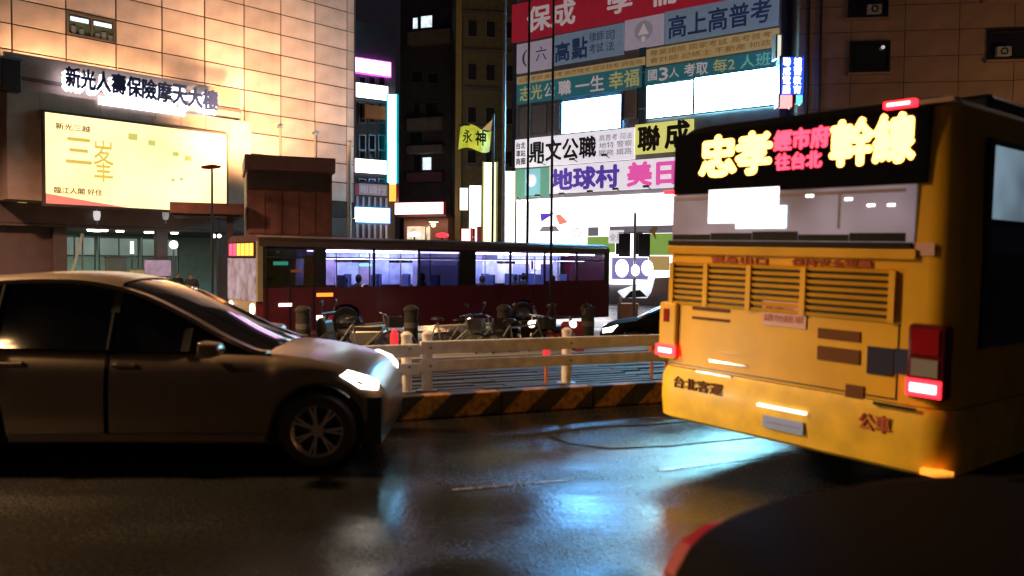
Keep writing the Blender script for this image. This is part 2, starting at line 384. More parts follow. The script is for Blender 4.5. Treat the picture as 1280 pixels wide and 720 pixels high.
# projecting sign block above the entrance
YO = -1.6
xl, _ = LF.px(8, 100, YO); xr, _ = LF.px(314, 180, YO); _, ztop = LF.px(147, 86, YO); _, zb = LF.px(147, 256, YO); xr2, _ = LF.px(303, 120, YO)
_, zstep = LF.px(310, 152, YO)
blk = LF.root('sign_block', 'brown stone block jutting from the granite tower above the entrance', 'building', 0, 0, -.5)
D = .5
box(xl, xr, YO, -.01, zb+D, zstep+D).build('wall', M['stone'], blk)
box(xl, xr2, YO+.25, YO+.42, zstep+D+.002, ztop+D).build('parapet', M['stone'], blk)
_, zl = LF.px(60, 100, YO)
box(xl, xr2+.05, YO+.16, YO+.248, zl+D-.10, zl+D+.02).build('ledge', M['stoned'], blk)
# thin joints between the stone slabs of the block: slabs proud of the wall
nb = 9; wv = (xr-xl)/nb
for i in range(nb): box(xl+i*wv+.01, xl+(i+1)*wv-.01, YO-.03, YO-.002, zstep+D-1.0, zstep+D-.02).build('stone_slab', M['stone'], blk)
# black housing at its left end
xa, za = LF.px(2, 70, YO-.5); xb, zb2 = LF.px(27, 115, YO-.5)
hs = LF.root('lamp_housing', 'black box housing fixed at the left end of the sign block', 'housing', xa, YO-.5, zb2)
box(0, xb-xa, 0, .5, 0, za-zb2).build('case', M['black'], hs, bevel=.02); box(-.03, xb-xa+.03, -.03, .53, za-zb2-.06, za-zb2+.02).build('lid', M['grey'], hs)
# billboard
bx0, bzt = LF.px(56, 140, YO-.2); bx1, _ = LF.px(283, 200, YO-.2); _, bzb = LF.px(56, 254, YO-.2)
bw, bh = bx1-bx0, bzt-bzb
bb = LF.root('billboard', 'big cream backlit billboard with golden characters under the rooftop lettering', 'billboard', bx0, YO-.2, bzb)
box(0, bw, 0, .16, 0, bh).build('lit_face', E['warm'], bb)
fr = MB().box(-.08, bw+.08, -.03, .17, -.1, -.001).box(-.08, bw+.08, -.03, .17, bh+.001, bh+.08).box(-.08, -.001, -.03, .17, 0, bh).box(bw+.001, bw+.08, -.03, .17, 0, bh).build('frame', M['stoned'], bb)
lettering('三', bw*.10, bw*.225, bh*.47, bh*.75, P['gold'], bb, bold=.02)
lettering('峯', bw*.235, bw*.34, bh*.28, bh*.76, P['gold'], bb, bold=0)
lettering('新光三越', bw*.05, bw*.22, bh*.83, bh*.90, P['brown'], bb)
lettering('臨江人閣 好住', bw*.04, bw*.28, bh*.12, bh*.19, P['brown'], bb)
MB().prism([(0, .0), (bw*.42, 0), (bw*.25, bh*.04), (0, bh*.11)], -.01, -.004).build('print_wave', P['coral'], bb)
for a, b, c in ((.42, .80, .05), (.53, .76, .04), (.67, .66, .035), (.74, .62, .04), (.66, .35, .02), (.71, .37, .02)):
    box(bw*a, bw*(a+c), -.012, -.004, bh*b, bh*(b+c*1.6)).build('print_patch', P['ylb'], bb)
# rooftop characters: dark faces with white light behind them
tl = LF.root('rooftop_lettering', 'row of ten dark characters haloed in white light above the billboard', 'sign', 0, YO-.25, 0)
for i, ch in enumerate('新光人壽保險摩天大樓'):
    pxc = 90+i*19.1; pyt = 82+i*3.3+ (1 if i < 2 else 0)
    a, zt_ = LF.px(pxc-8.5, pyt, YO-.25); b2, zb_ = LF.px(pxc+9.5, pyt+27, YO-.25)
    c_ = lettering(ch, a, b2, zb_, zt_, M['black'] if False else mat('navy_letter', (.03, .04, .12), .4) if i == 0 else NAVY, tl, y=0, bold=.03, depth=.1, name='character')
    if i == 0: NAVY = c_.data.materials[0]
    lettering(ch, a-.06, b2-.02, zb_-.14, zb_+(zt_-zb_)*.80, E['halo'], c_, y=.10, bold=.085, depth=.02, name='halo')
a, zt_ = LF.px(124, 120, YO-.2); b2, zb_ = LF.px(232, 132, YO-.2); _, zs1 = LF.px(124, 131, YO-.2)
_, zs2 = LF.px(232, 138, YO-.2)
box(a, b2, -.0, .06, (zs1+zs2)/2-.1, (zs1+zs2)/2+.22).build('light_strip', E['halo'], tl, loc=(0, .1, 0))
# floodlights on the block's roof
def flood(F, x, y, z, energy, tilt, label, rz=0, cone=110, col=(1, .60, .30), grp=None):
    o = F.root('floodlight', label, 'floodlight', x, y, z, group=grp, rz=rz)
    MB().box(-.16, .16, -.12, .0, .08, .30).build('case', M['black'], o, bevel=.01)
    box(-.14, .14, .002, .012, .10, .28).build('lens', E['flood'], o)
    MB().box(-.02, .02, -.08, -.04, 0, .08).box(-.1, .1, -.12, .0, -.0, .02).build('bracket', M['grey'], o)
    ld = bpy.data.lights.new('flood_beam', 'SPOT'); ld.energy = energy; ld.color = col; ld.spot_size = R(cone); ld.spot_blend = 1; ld.shadow_soft_size = .5
    lo = bpy.data.objects.new('flood_beam', ld); C.objects.link(lo); lo.parent = o; lo.location = (0, .05, .35)
    lo.rotation_euler = (R(90+tilt), 0, 0)
    return o
for i, (pxx, en) in enumerate(((60, 2100), (140, 1700), (205, 1400), (290, 1400))):
    x_, _ = LF.px(pxx, 90, YO+.3)
    flood(LF, x_, YO+.62, zstep, en*.68, 55, ['first', 'second', 'third', 'fourth'][i]+' black floodlight from the left on the sign block roof', grp='floodlights on the sign block roof')

# ------------------------------------------------------------------ entrance below the block
en = LF.root('entrance_hall', 'dim lobby under the block with downlights and green back wall', 'building', 0, 0, -.5)
xL, _ = LF.px(-60, 300, 0); xR, _ = LF.px(330, 300, 0); e0, _ = LF.px(85, 300, 0); e1, _ = LF.px(262, 300, 0)
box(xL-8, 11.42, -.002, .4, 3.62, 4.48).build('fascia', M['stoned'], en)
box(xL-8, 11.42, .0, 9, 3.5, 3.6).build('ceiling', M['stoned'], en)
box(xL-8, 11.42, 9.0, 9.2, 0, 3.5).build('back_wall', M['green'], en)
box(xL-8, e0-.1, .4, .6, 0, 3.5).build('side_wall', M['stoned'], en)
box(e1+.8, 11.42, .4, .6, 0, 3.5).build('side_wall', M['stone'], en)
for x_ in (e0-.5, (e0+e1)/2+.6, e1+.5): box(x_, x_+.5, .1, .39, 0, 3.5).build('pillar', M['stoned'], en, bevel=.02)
for i in range(3):
    xx0 = e0+.3+i*(e1-e0-.3)/3; w_ = (e1-e0-.3)/3-.12
    fr = MB().box(xx0, xx0+w_, 3.0, 3.05, 2.35, 2.42).box(xx0, xx0+w_, 3.0, 3.05, 3.18, 3.25).box(xx0, xx0+.06, 3.0, 3.05, 0, 3.25).box(xx0+w_-.06, xx0+w_, 3.0, 3.05, 0, 3.25).box(xx0+w_/2-.03, xx0+w_/2+.03, 3.0, 3.05, 0, 3.25).build('shopfront_frame', M['grey'], en)
    box(xx0+.06, xx0+w_-.06, 3.02, 3.04, 2.42, 3.18).build('pane', E['shop'], fr)
for i, (pxx, pyy) in enumerate(((114, 290), (150, 292), (185, 293), (203, 293), (218, 291), (121, 281), (130, 293), (192, 286))):
    x_, _ = LF.px(pxx, pyy, 1.2+(i % 3)*.3)
    MB().lathe((x_, 1.2+(i % 3)*.3, 3.42), (0, 0, 1), [(0, 0), (.15, 0), (.17, .07)], 12).build('downlight', E['down'], en)
ld = bpy.data.lights.new('lobby_light', 'AREA'); ld.energy = 300; ld.size = 5; ld.size_y = 3; ld.shape = 'RECTANGLE'; ld.color = (.85, 1, .85)
lo = bpy.data.objects.new('lobby_light', ld); C.objects.link(lo); lo.parent = en; lo.location = ((e0+e1)/2, 4.6, 3.4)
# two lanterns hanging from the fascia
for pxx, lab in ((121, 'left white glass lantern hanging at the lobby fascia'), (207, 'right dim glass lantern hanging at the lobby fascia')):
    x_, z_ = LF.px(pxx, 262, -.25)
    o = LF.root('lantern', lab, 'lantern', x_, -.25, z_-.45, group='lanterns on the lobby fascia')
    MB().lathe((0, 0, 0), (0, 0, 1), [(0, 0), (.10, .02), (.14, .2), (.13, .38), (0, .4)], 12).build('shade', emit('lantern_glass', (.8, .75, .8), .8 if pxx == 121 else .25), o, smooth=True)
    MB().tube((0, 0, .4), (0, 0, .7), .02).tube((0, 0, -.16), (0, 0, -.002), .03).build('rod', M['steel'], o)
# handrail of the stairs, diagonal
a0 = LF.px(89, 345, -.6); a1 = LF.px(103, 292, -.6)
o = LF.root('stair_handrail', 'pale sloping handrail at the left side of the lobby', 'handrail', a0[0], -.6, -.5)
MB().bar((0, 0, a0[1]+.5), (a1[0]-a0[0], 0, a1[1]+.5), .09).build('rail', mat('pale_green_rail', (.45, .5, .38), .4), o)
MB().bar((0, 0, 0), (0, 0, a0[1]+.45), .05).bar((a1[0]-a0[0], 0, 0), (a1[0]-a0[0], 0, a1[1]+.45), .05).build('post', M['steel'], o)
# planters, notice boards, kiosk things in front of the lobby
def lobby_item(pxa, pya, pxb, pyb, y, m_, name, label, cat, dep=.3, legs=True):
    a = LF.px(pxa, pya, y); b = LF.px(pxb, pyb, y); o = LF.root(name, label, cat, a[0], y, -.5)
    w_, zt, zb_ = b[0]-a[0], a[1]+.5, b[1]+.5
    box(0, w_, 0, dep, zb_, zt).build('panel', m_, o, bevel=.015)
    box(-.03, w_+.03, -.02, dep+.02, zt+.001, zt+.05).build('top_edge', M['grey'], o)
    if legs and zb_ > .1: MB().box(.02, .08, .02, .08, 0, zb_).box(w_-.08, w_-.02, .02, .08, 0, zb_).build('leg', M['grey'], o)
    return o
lobby_item(134, 322, 159, 348, -1.2, mat('teal_board', (.12, .18, .16), .5), 'notice_board', 'dull green board standing in front of the lobby', 'board')
lobby_item(184, 325, 214, 345, -2.0, emit('lilac_board_lamp', (.55, .38, .50), .45, .3, 4), 'poster_board', 'lilac poster board standing left of the two dark figures', 'board')
lobby_item(166, 337, 180, 349, -2.2, emit('yellow_plate', (.35, .30, .12), .5, .3, 4), 'price_board', 'small yellowish board low beside the lilac poster board', 'board')
lobby_item(22, 240, 34, 254, -.15, emit('pale_yellow_notice', (.30, .28, .06), .7, .2, 4), 'wall_notice', 'small yellow notice on the dark wall left of the billboard', 'notice', .05, False)
lobby_item(19, 209, 27, 222, -.15, emit('pale_notice', (.35, .36, .42), .35, .3, 4), 'wall_notice', 'small pale notice above the yellow one on dark wall', 'notice', .05, False)
lobby_item(35, 222, 44, 236, -.15, emit('blue_notice', (.22, .25, .40), .4, .3, 4), 'wall_notice', 'small bluish notice right of the pale one on dark wall', 'notice', .05, False)
# dark lower wall left of billboard
xd, _ = LF.px(52, 250, -.1)
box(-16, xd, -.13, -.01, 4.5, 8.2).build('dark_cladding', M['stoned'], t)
# globe lamp inside the doorway
x_, z_ = LF.px(217, 306, -.9)
o = LF.root('globe_lamp', 'bright white globe lamp on a post before the lobby', 'lamp', x_, -.9, -.5)
MB().sphere((0, 0, z_+.5), .17).build('globe', emit('globe', (1, .97, .9), 9), o, smooth=True)
MB().tube((0, 0, 0), (0, 0, z_+.34), .04).build('pole', M['grey'], o)
x_, z_ = LF.px(165, 311, -.9)
o = LF.root('standing_lamp', 'slim standing lamp with a narrow white shade at the lobby middle', 'lamp', x_, -.9, -.5)
MB().tube((0, 0, z_+.3), (0, 0, z_+.8), .07, .06).build('lamp_shade', emit('shade', (1, .93, .8), 4), o, smooth=True)
MB().tube((0, 0, 0), (0, 0, z_+.3), .03).lathe((0, 0, 0), (0, 0, 1), [(0, .1), (.25, .06), (.28, 0)], 14).build('stand', M['grey'], o)

# ------------------------------------------------------------------ people by the lobby (hands in pockets)
def person(F, x, y, z, h, jm, tm, label, turn=0, hood=False):
    o = F.root('person', label, 'person', x, y, z, rz=turn)
    k = h/1.7
    me = bpy.data.meshes.new('body')
    V = [(0,0,.93),(0,.01,1.15),(0,.02,1.36),(0,.0,1.45),(0,-.01,1.53),(0,-.02,1.63),
         (.19,.02,1.38),(.25,.03,1.12),(.20,-.08,.93),(.15,-.12,.90),(-.19,.02,1.38),(-.25,.03,1.12),(-.20,-.08,.93),(-.15,-.12,.90),
         (.10,0,.88),(.11,-.04,.50),(.11,.02,.09),(.11,-.14,.04),(-.10,0,.88),(-.11,.04,.50),(-.12,.12,.09),(-.12,-.03,.04)]
    Ed = [(0,1),(1,2),(2,3),(3,4),(4,5),(2,6),(6,7),(7,8),(8,9),(2,10),(10,11),(11,12),(12,13),(0,14),(14,15),(15,16),(16,17),(0,18),(18,19),(19,20),(20,21)]
    rad = [.15,.15,.16,.07,.085,.095,.085,.06,.045,.04,.085,.06,.045,.04,.11,.075,.05,.045,.11,.075,.05,.045]
    me.from_pydata([(a*k,b*k,c*k) for a,b,c in V], Ed, []); tmp = bpy.data.objects.new('tmp', me); C.objects.link(tmp)
    sk = tmp.modifiers.new('s', 'SKIN')
    for i, sv in enumerate(me.skin_vertices[0].data): sv.radius = (rad[i]*k, rad[i]*k*.85); sv.use_root = (i == 0)
    sb = tmp.modifiers.new('u', 'SUBSURF'); sb.levels = 2; sb.render_levels = 2
    dg = bpy.context.evaluated_depsgraph_get(); bme = bpy.data.meshes.new_from_object(tmp.evaluated_get(dg)); bpy.data.objects.remove(tmp)
    bme.materials.clear(); bme.materials.append(M['skin'])
    for p in bme.polygons: p.use_smooth = True
    bo = link('body', bme, o)
    def cloth(name, m_, test, grow):
        bm = bmesh.new(); bm.from_mesh(bme); bm.normal_update()
        for f_ in [f_ for f_ in bm.faces if not test(f_.calc_center_median()/k)]: bm.faces.remove(f_)
        for v in [v for v in bm.verts if not v.link_faces]: bm.verts.remove(v)
        for v in bm.verts: v.co += v.normal*grow
        m2 = bpy.data.meshes.new(name); bm.to_mesh(m2); bm.free(); m2.materials.clear(); m2.materials.append(m_)
        for p in m2.polygons: p.use_smooth = True
        link(name, m2, o)
    cloth('jacket', jm, lambda c: .80 < c.z < 1.47 and not (abs(c.x) < .0), .025)
    cloth('trousers', tm, lambda c: .10 < c.z <= .86, .012)
    cloth('shoes', M['black'], lambda c: c.z <= .12, .012)
    cloth('hair', M['hair'], lambda c: c.z > 1.56 and (c.y > -.05 or c.z > 1.66), .015)
    fc = MB().add([(-.012,-.10,1.60),(.012,-.10,1.60),(0,-.135,1.585),(0,-.10,1.64)], [(0,1,2),(0,2,3),(1,3,2)])
    fc.v = [(a*k,b*k,c*k) for a,b,c in fc.v]; fc.build('nose', M['skin'], bo)
    return o
x_, _ = LF.px(222, 330, -2.6); person(LF, x_, -2.6, -.5, 1.74, M['cloth'], M['cloth'], 'person in a black coat standing left of another before the lobby', R(20))
x_, _ = LF.px(239, 330, -2.8); person(LF, x_, -2.8, -.5, 1.68, mat('charcoal_cloth', (.03, .03, .032), .9), M['cloth'], 'person in dark clothes standing nearer the red bus front', R(-30))
x_, _ = LF.px(147, 330, -2.0); person(LF, x_, -2.0, -.5, 1.66, M['cloth'], M['cloth'], 'person in dark jacket facing out beside the dull green board', R(0))
x_, _ = LF.px(206, 330, -2.9); person(LF, x_, -2.9, -.5, 1.62, M['cloth2'], M['cloth'], 'person in a mauve jacket beside the lilac poster board', R(10))

# ------------------------------------------------------------------ red-brown box building before the tower
BF = Frame(-9.75, 29.5, R(20)); bxl, _ = BF.px(310, 250); bxr, _ = BF.px(415, 250); _, bz = BF.px(312, 193); BD = 3.2
bo = BF.root('brown_kiosk', 'red brown box shaped station entrance with stone cap behind the red bus', 'building', bxl, 0, -.5)
bw_ = bxr-bxl; bh_ = bz+.5
box(0, bw_, 0, BD, 0, bh_-.55).build('wall', M['brown'], bo)
box(-.12, bw_+.12, -.12, BD+.12, bh_-.548, bh_).build('cap', mat('mauve_stone', (.34, .19, .15), .6, rnd=0, bump=.2), bo, bevel=.02)
box(-.004, bw_*.98, -.06, -.002, bh_-1.25, bh_-.60).build('recess_band', M['stoned'], bo)
nbx = 5
for i in range(nbx):
    for j in range(3):
        w_ = bw_/nbx; h_ = (bh_-1.3)/3
        box(i*w_+.015, (i+1)*w_-.015, -.05, -.003, .02+j*h_, (j+1)*h_-.01).build('brick_panel', M['brown'], bo)
for i in range(3):
    for j in range(4):
        h_ = (bh_-.6)/4; box(-.05, -.003, i*BD/3+.015, (i+1)*BD/3-.015, j*h_+.02, (j+1)*h_-.01).build('brick_panel', mat('mauve_brick', (.36, .25, .24), .6, bump=.2) if i+j == 0 else MBk, bo)
        if i+j == 0: MBk = bo.children[-1].data.materials[0] if False else bpy.data.materials['mauve_brick']
# low canopy left of it
a = BF.px(212, 258, -.5); b = BF.px(312, 270, -.5); _, zc = BF.px(240, 253, -.5)
o = BF.root('entrance_canopy', 'low brown canopy roof jutting left from the brown kiosk', 'canopy', a[0], -.5, -.5)
box(0, bxl-a[0]-.15, 0, 2.6, zc+.1, zc+.5).build('roof_slab', M['brown'], o, bevel=.03)
MB().box(1.9, 2.1, 2, 2.2, 0, zc+.098).box(1.9, 2.1, .3, .5, 0, zc+.098).build('pillar', M['stoned'], o)
box(.1, bxl-a[0]-.3, .1, 2.5, zc+.04, zc+.098).build('soffit', M['stoned'], o)
for q in (267, 274):
    x_, z_ = BF.px(q, 295, .6); oo = BF.root('wall_lamp', ('left' if q == 267 else 'right')+' of two small white lamps beneath the brown canopy', 'lamp', x_, .6, z_)
    MB().sphere((0, 0, 0), .07).build('bulb', E['down'], oo); MB().tube((0, 0, .07), (0, 0, zc-.5-z_+.53), .012).build('cord', M['black'], oo)
flood(BF, bxl+1.4, BD+.4, bz-.0, 6500, 34, 'warm floodlight on the kiosk roof aimed up at the granite', rz=R(2), cone=105)
flood(BF, bxl+.1, BD+.2, bz-.0, 3800, 36, 'second warm floodlight at the kiosk roof left end', rz=R(12), cone=100)
# small streetlamp in front of the billboard
x_, z_ = BF.px(265, 208, -1.2)
o = BF.root('plaza_lamp', 'small flat headed plaza lamp standing before the billboard right edge', 'street lamp', x_, -1.2, -.5)
MB().tube((0, 0, 0), (0, 0, z_+.4), .05, .035).build('pole', M['steelpole'], o)
MB().prism([(-.35, z_+.42), (-.1, z_+.40), (.25, z_+.46), (.3, z_+.52), (0, z_+.56), (-.35, z_+.48)], -.12, .12).build('lamp_head', M['red'], o)
# pale slim pole by the tower's corner
for q, zt_, lab in ((437, 178, 'slim pale pole rising at the granite tower right corner'),):
    F2 = Frame(-7.8, 38, 0); x_, z_ = F2.px(q, zt_)
    o = F2.root('slim_pole', lab, 'pole', x_, 0, -.5); MB().tube((0, 0, 0), (0, 0, z_+.5), .10, .09).build('shaft', mat('cream_pole', (.6, .5, .4), .5), o, smooth=30)
    MB().lathe((0, 0, z_+.5), (0, 0, 1), [(.12, 0), (.14, .06), (0, .12)], 12).build('cap', M['steel'], o)
for i, (q, zt_) in enumerate(((396, 168), (352, 160))):
    x_, z_ = LF.px(q, zt_, -.3); o = LF.root('wall_pipe', ['thin drain pipe low on the granite by the kiosk right side', 'thin drain pipe on the brightest granite above the kiosk'][i], 'pipe', x_, -.16, 2.8)
    MB().tube((0, 0, 0), (0, 0, z_-2.8), .05).build('pipe', M['stone'], o); box(-.09, .09, -.08, .13, z_-2.8, z_-2.66).build('bracket', M['steel'], o)

# ------------------------------------------------------------------ helper for lit/unlit boards on a facade
def board(F, x0, x1, yt, yb, m_, label, texts=(), yo=-.2, dep=.14, name='sign', xe=None, frame=None, cat='sign', ref=None, group=None):
    """left edge at photo column x0 spanning rows yt..yb; right edge at column x1; texts: (string, fx0, fx1, fz0, fz1, material, bold)"""
    a, zt = F.px(x0, yt, yo); _, zb_ = F.px(x0, yb, yo); b, _ = F.px(x1, yt, yo)
    if ref:    # rows were read at another column
        _, zt = F.px(ref, yt, yo); _, zb_ = F.px(ref, yb, yo)
    w_, h_ = b-a, zt-zb_
    o = F.root(name, label, cat, a, yo, zb_, group=group)
    box(0, w_, 0, dep, 0, h_).build('board', m_, o)
    if frame: MB().box(-.06, w_+.06, -.02, dep+.01, -.07, -.001).box(-.06, w_+.06, -.02, dep+.01, h_+.001, h_+.06).box(-.06, -.001, -.02, dep+.01, 0, h_).box(w_+.001, w_+.06, -.02, dep+.01, 0, h_).build('frame', frame, o)
    for T in texts:
        lettering(T[0], w_*T[1], w_*T[2], h_*T[3], h_*T[4], T[5], o, bold=(T[6] if len(T) > 6 else .018), y=-.003)
    return o, w_, h_

# ------------------------------------------------------------------ signboard building on the right of the gap
RF = Frame(.25, 50, -math.atan2(.595, .804))
rb = RF.root('signboard_building', 'grey office block covered in stacked tuition school signboards', 'building', 0, 0, -.5)
RW, _ = RF.px(976, 60)
box(-.1, RW, .0, 12, 0, 34).build('wall', M['facade'], rb)
# tiled bays between the boards
for k, (zz0, zz1) in enumerate(((13.4, 15.6), (20.3, 24))):
    pass
B = board
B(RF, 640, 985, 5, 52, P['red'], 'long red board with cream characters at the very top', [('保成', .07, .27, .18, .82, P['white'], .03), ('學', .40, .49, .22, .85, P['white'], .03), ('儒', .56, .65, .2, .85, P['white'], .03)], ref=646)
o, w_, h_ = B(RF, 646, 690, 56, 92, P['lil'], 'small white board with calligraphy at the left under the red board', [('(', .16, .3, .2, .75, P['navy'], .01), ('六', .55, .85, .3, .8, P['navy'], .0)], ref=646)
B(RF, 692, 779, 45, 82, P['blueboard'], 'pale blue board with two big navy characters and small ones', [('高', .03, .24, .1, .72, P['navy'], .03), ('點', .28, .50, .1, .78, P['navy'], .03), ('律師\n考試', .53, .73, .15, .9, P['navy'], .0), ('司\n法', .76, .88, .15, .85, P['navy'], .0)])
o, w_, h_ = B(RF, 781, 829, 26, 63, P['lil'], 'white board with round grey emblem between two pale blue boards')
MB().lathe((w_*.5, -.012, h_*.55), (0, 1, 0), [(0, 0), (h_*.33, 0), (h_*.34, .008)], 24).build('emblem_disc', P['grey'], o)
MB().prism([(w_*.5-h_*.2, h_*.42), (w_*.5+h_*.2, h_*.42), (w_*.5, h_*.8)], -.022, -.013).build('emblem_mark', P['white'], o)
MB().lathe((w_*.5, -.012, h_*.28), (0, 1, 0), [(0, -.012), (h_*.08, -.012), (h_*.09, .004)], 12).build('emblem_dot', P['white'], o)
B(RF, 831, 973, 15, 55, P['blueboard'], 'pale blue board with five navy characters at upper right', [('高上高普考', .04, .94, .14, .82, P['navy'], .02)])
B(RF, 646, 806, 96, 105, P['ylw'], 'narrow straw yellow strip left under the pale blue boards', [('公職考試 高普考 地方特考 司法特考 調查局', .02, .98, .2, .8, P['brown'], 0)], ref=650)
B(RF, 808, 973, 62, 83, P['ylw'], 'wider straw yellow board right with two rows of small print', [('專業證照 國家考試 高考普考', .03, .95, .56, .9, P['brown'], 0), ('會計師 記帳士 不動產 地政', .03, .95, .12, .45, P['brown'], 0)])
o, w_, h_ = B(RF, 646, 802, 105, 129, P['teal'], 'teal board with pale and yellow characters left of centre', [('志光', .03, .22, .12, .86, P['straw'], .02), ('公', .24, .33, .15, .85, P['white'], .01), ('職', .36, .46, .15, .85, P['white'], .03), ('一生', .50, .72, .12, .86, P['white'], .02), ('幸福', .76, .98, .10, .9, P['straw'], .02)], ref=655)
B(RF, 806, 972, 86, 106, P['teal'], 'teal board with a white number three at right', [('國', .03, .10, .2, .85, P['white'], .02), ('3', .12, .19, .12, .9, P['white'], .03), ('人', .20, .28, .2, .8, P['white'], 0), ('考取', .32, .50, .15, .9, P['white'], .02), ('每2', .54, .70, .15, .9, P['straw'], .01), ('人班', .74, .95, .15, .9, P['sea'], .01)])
# windows between boards
for i, (a_, b_, c_, d_) in enumerate(((648, 662, 135, 172), (664, 684, 133, 170), (778, 797, 112, 150), (686, 700, 130, 166))):
    xx0, zz1 = RF.px(a_, c_, 0); xx1, _ = RF.px(b_, c_, 0); _, zz0 = RF.px(a_, d_, 0)
    q = MB().box(xx0, xx1, -.08, -.002, zz0+.5, zz0+.6).box(xx0, xx1, -.08, -.002, zz1+.4, zz1+.5).box(xx0, xx0+.08, -.08, -.002, zz0+.6, zz1+.4).box(xx1-.08, xx1, -.08, -.002, zz0+.6, zz1+.4).build('window', M['steel'], rb)
    box(xx0+.08, xx1-.08, -.05, -.003, zz0+.6, zz1+.4).build('pane', mat('lilac_pane', (.25, .21, .24), .3) if i == 0 else bpy.data.materials['lilac_pane'], q)
B(RF, 703, 776, 128, 167, emit('blue_white_lightbox', (.15, .50, 1), 46, .15), 'small blazing cyan white lightbox at centre left', frame=M['steel'])
B(RF, 809, 866, 108, 148, E['white'], 'blazing white lightbox at centre, left of the larger one', frame=M['steel'])
B(RF, 869, 972, 98, 141, E['cyan'], 'largest blazing cyan white lightbox at right', frame=M['steel'])
a_, zz = RF.px(799, 118, -.1); b_, _ = RF.px(807, 118, -.1)
o = RF.root('drain_pipe', 'dark teal vertical duct between the white lightboxes', 'duct', a_, -.16, 9.3)
box(0, b_-a_, 0, .14, 0, 6.5).build('duct', P['dteal'], o, bevel=.01); [box(-.04, b_-a_+.04, -.03, .15, k_, k_+.08).build('clamp', M['steel'], o) for k_ in (1, 3, 5)]
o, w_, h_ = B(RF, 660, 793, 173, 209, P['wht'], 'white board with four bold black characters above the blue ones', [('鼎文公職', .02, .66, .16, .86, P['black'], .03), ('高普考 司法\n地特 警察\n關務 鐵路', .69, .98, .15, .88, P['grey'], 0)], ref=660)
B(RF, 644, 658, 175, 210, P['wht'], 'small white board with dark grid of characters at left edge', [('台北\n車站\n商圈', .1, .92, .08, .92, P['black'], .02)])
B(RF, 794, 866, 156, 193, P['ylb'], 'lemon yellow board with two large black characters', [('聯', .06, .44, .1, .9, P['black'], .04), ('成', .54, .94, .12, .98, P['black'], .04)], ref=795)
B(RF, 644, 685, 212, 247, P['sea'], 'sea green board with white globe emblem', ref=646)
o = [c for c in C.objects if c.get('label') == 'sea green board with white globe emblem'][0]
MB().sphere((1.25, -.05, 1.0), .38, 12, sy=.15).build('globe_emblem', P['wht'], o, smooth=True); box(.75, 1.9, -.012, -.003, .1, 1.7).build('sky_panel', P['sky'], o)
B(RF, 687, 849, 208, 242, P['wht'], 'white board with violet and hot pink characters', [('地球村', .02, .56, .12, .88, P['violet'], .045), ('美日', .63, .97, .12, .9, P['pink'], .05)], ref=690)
# big backlit poster wall
o, w_, h_ = B(RF, 645, 849, 250, 352, E['poster'], 'huge white backlit poster wall with small drawings above the buses', ref=645, yo=-.22)
def pp(px0, py0, px1, py1):
    a = RF.px(px0, py0, -.23); b = RF.px(px1, py1, -.23); ox, oz = RF.px(645, 352, -.22)[0], RF.px(645, 352, -.22)[1]
    return a[0]-ox, b[0]-ox, b[1]-oz, a[1]-oz
def patch(q, m_, name='print_patch', y=-.012):
    x0, x1, zz0, zz1 = pp(*q); return box(x0, x1, y, -.002, min(zz0, zz1), max(zz0, zz1)).build(name, m_, o)
patch((735, 296, 770, 316), P['field']); patch((802, 292, 843, 319), P['field']); patch((736, 284, 749, 295), P['grey']); patch((763, 283, 843, 291), P['grey']); patch((812, 320, 838, 338), P['tanp'])
patch((766, 322, 811, 350), pc('fringe_violet', (.25, .22, .55), .8)); patch((771, 290, 782, 318), P['black'], 'printed_leg', -.02); patch((794, 290, 804, 318), P['black'], 'printed_leg', -.02)  # violet patch paints the blue fringe of light around the globes
x0, x1, zz0, zz1 = pp(762, 288, 781, 304); 
box(x0, x1, -.04, -.022, zz0, zz1).build('caption_card', P['wht'], o); lettering('全民', x0+.1, x1-.1, zz0+.15, zz1-.2, P['grey'], o, y=-.042, bold=0)
x0, x1, zz0, zz1 = pp(674, 283, 701, 289); MB().prism([(x0, zz0), (x1, zz0), (x1-.3, zz1), (x0+.3, zz1)], -.014, -.003).build('drawn_roof', P['grey'], o)
x0, x1, zz0, zz1 = pp(695, 269, 711, 281); MB().prism([(x0, zz1), (x0+.35, zz1+.05), (x1, zz0+.15), (x0+.3, zz0)], -.014, -.003).build('drawn_book', P['coral'], o)
x0, x1, zz0, zz1 = pp(676, 267, 694, 277); MB().prism([(x0, zz1), (x0+.08, zz0+.1), (x1, zz1), (x0+.1, zz0)], -.014, -.003).build('drawn_bird', P['violet'], o)
x0, x1, zz0, zz1 = pp(716, 284, 728, 298); MB().lathe(((x0+x1)/2, -.012, (zz0+zz1)/2), (0, 1, 0), [(.22, 0), (.29, 0), (.29, .008), (.22, .008)], 20, True).build('drawn_bubble', P['coral'], o)
lettering('美日', (x0+x1)/2-.17, (x0+x1)/2+.17, (zz0+zz1)/2-.08, (zz0+zz1)/2+.1, P['coral'], o, y=-.003, bold=0)
x0, x1, zz0, zz1 = pp(812, 285, 824, 300); MB().prism([(x0, zz1-.15), (x1-.25, zz1+.1), (x1, zz1), (x1-.3, zz0+.25), (x1-.12, zz0), (x0+.3, zz0+.3)], -.03, -.013).build('printed_figure', P['brown'], o)
lettering('兒童美日語', *pp(700, 297, 716, 301)[:2], pp(700, 297, 716, 302)[2], pp(700, 297, 716, 302)[3], P['grey'], o, y=-.003, bold=0)
lettering('全球', *pp(674, 303, 686, 307)[:2], pp(674, 303, 686, 308)[2], pp(674, 303, 686, 308)[3], P['coral'], o, y=-.003, bold=0)
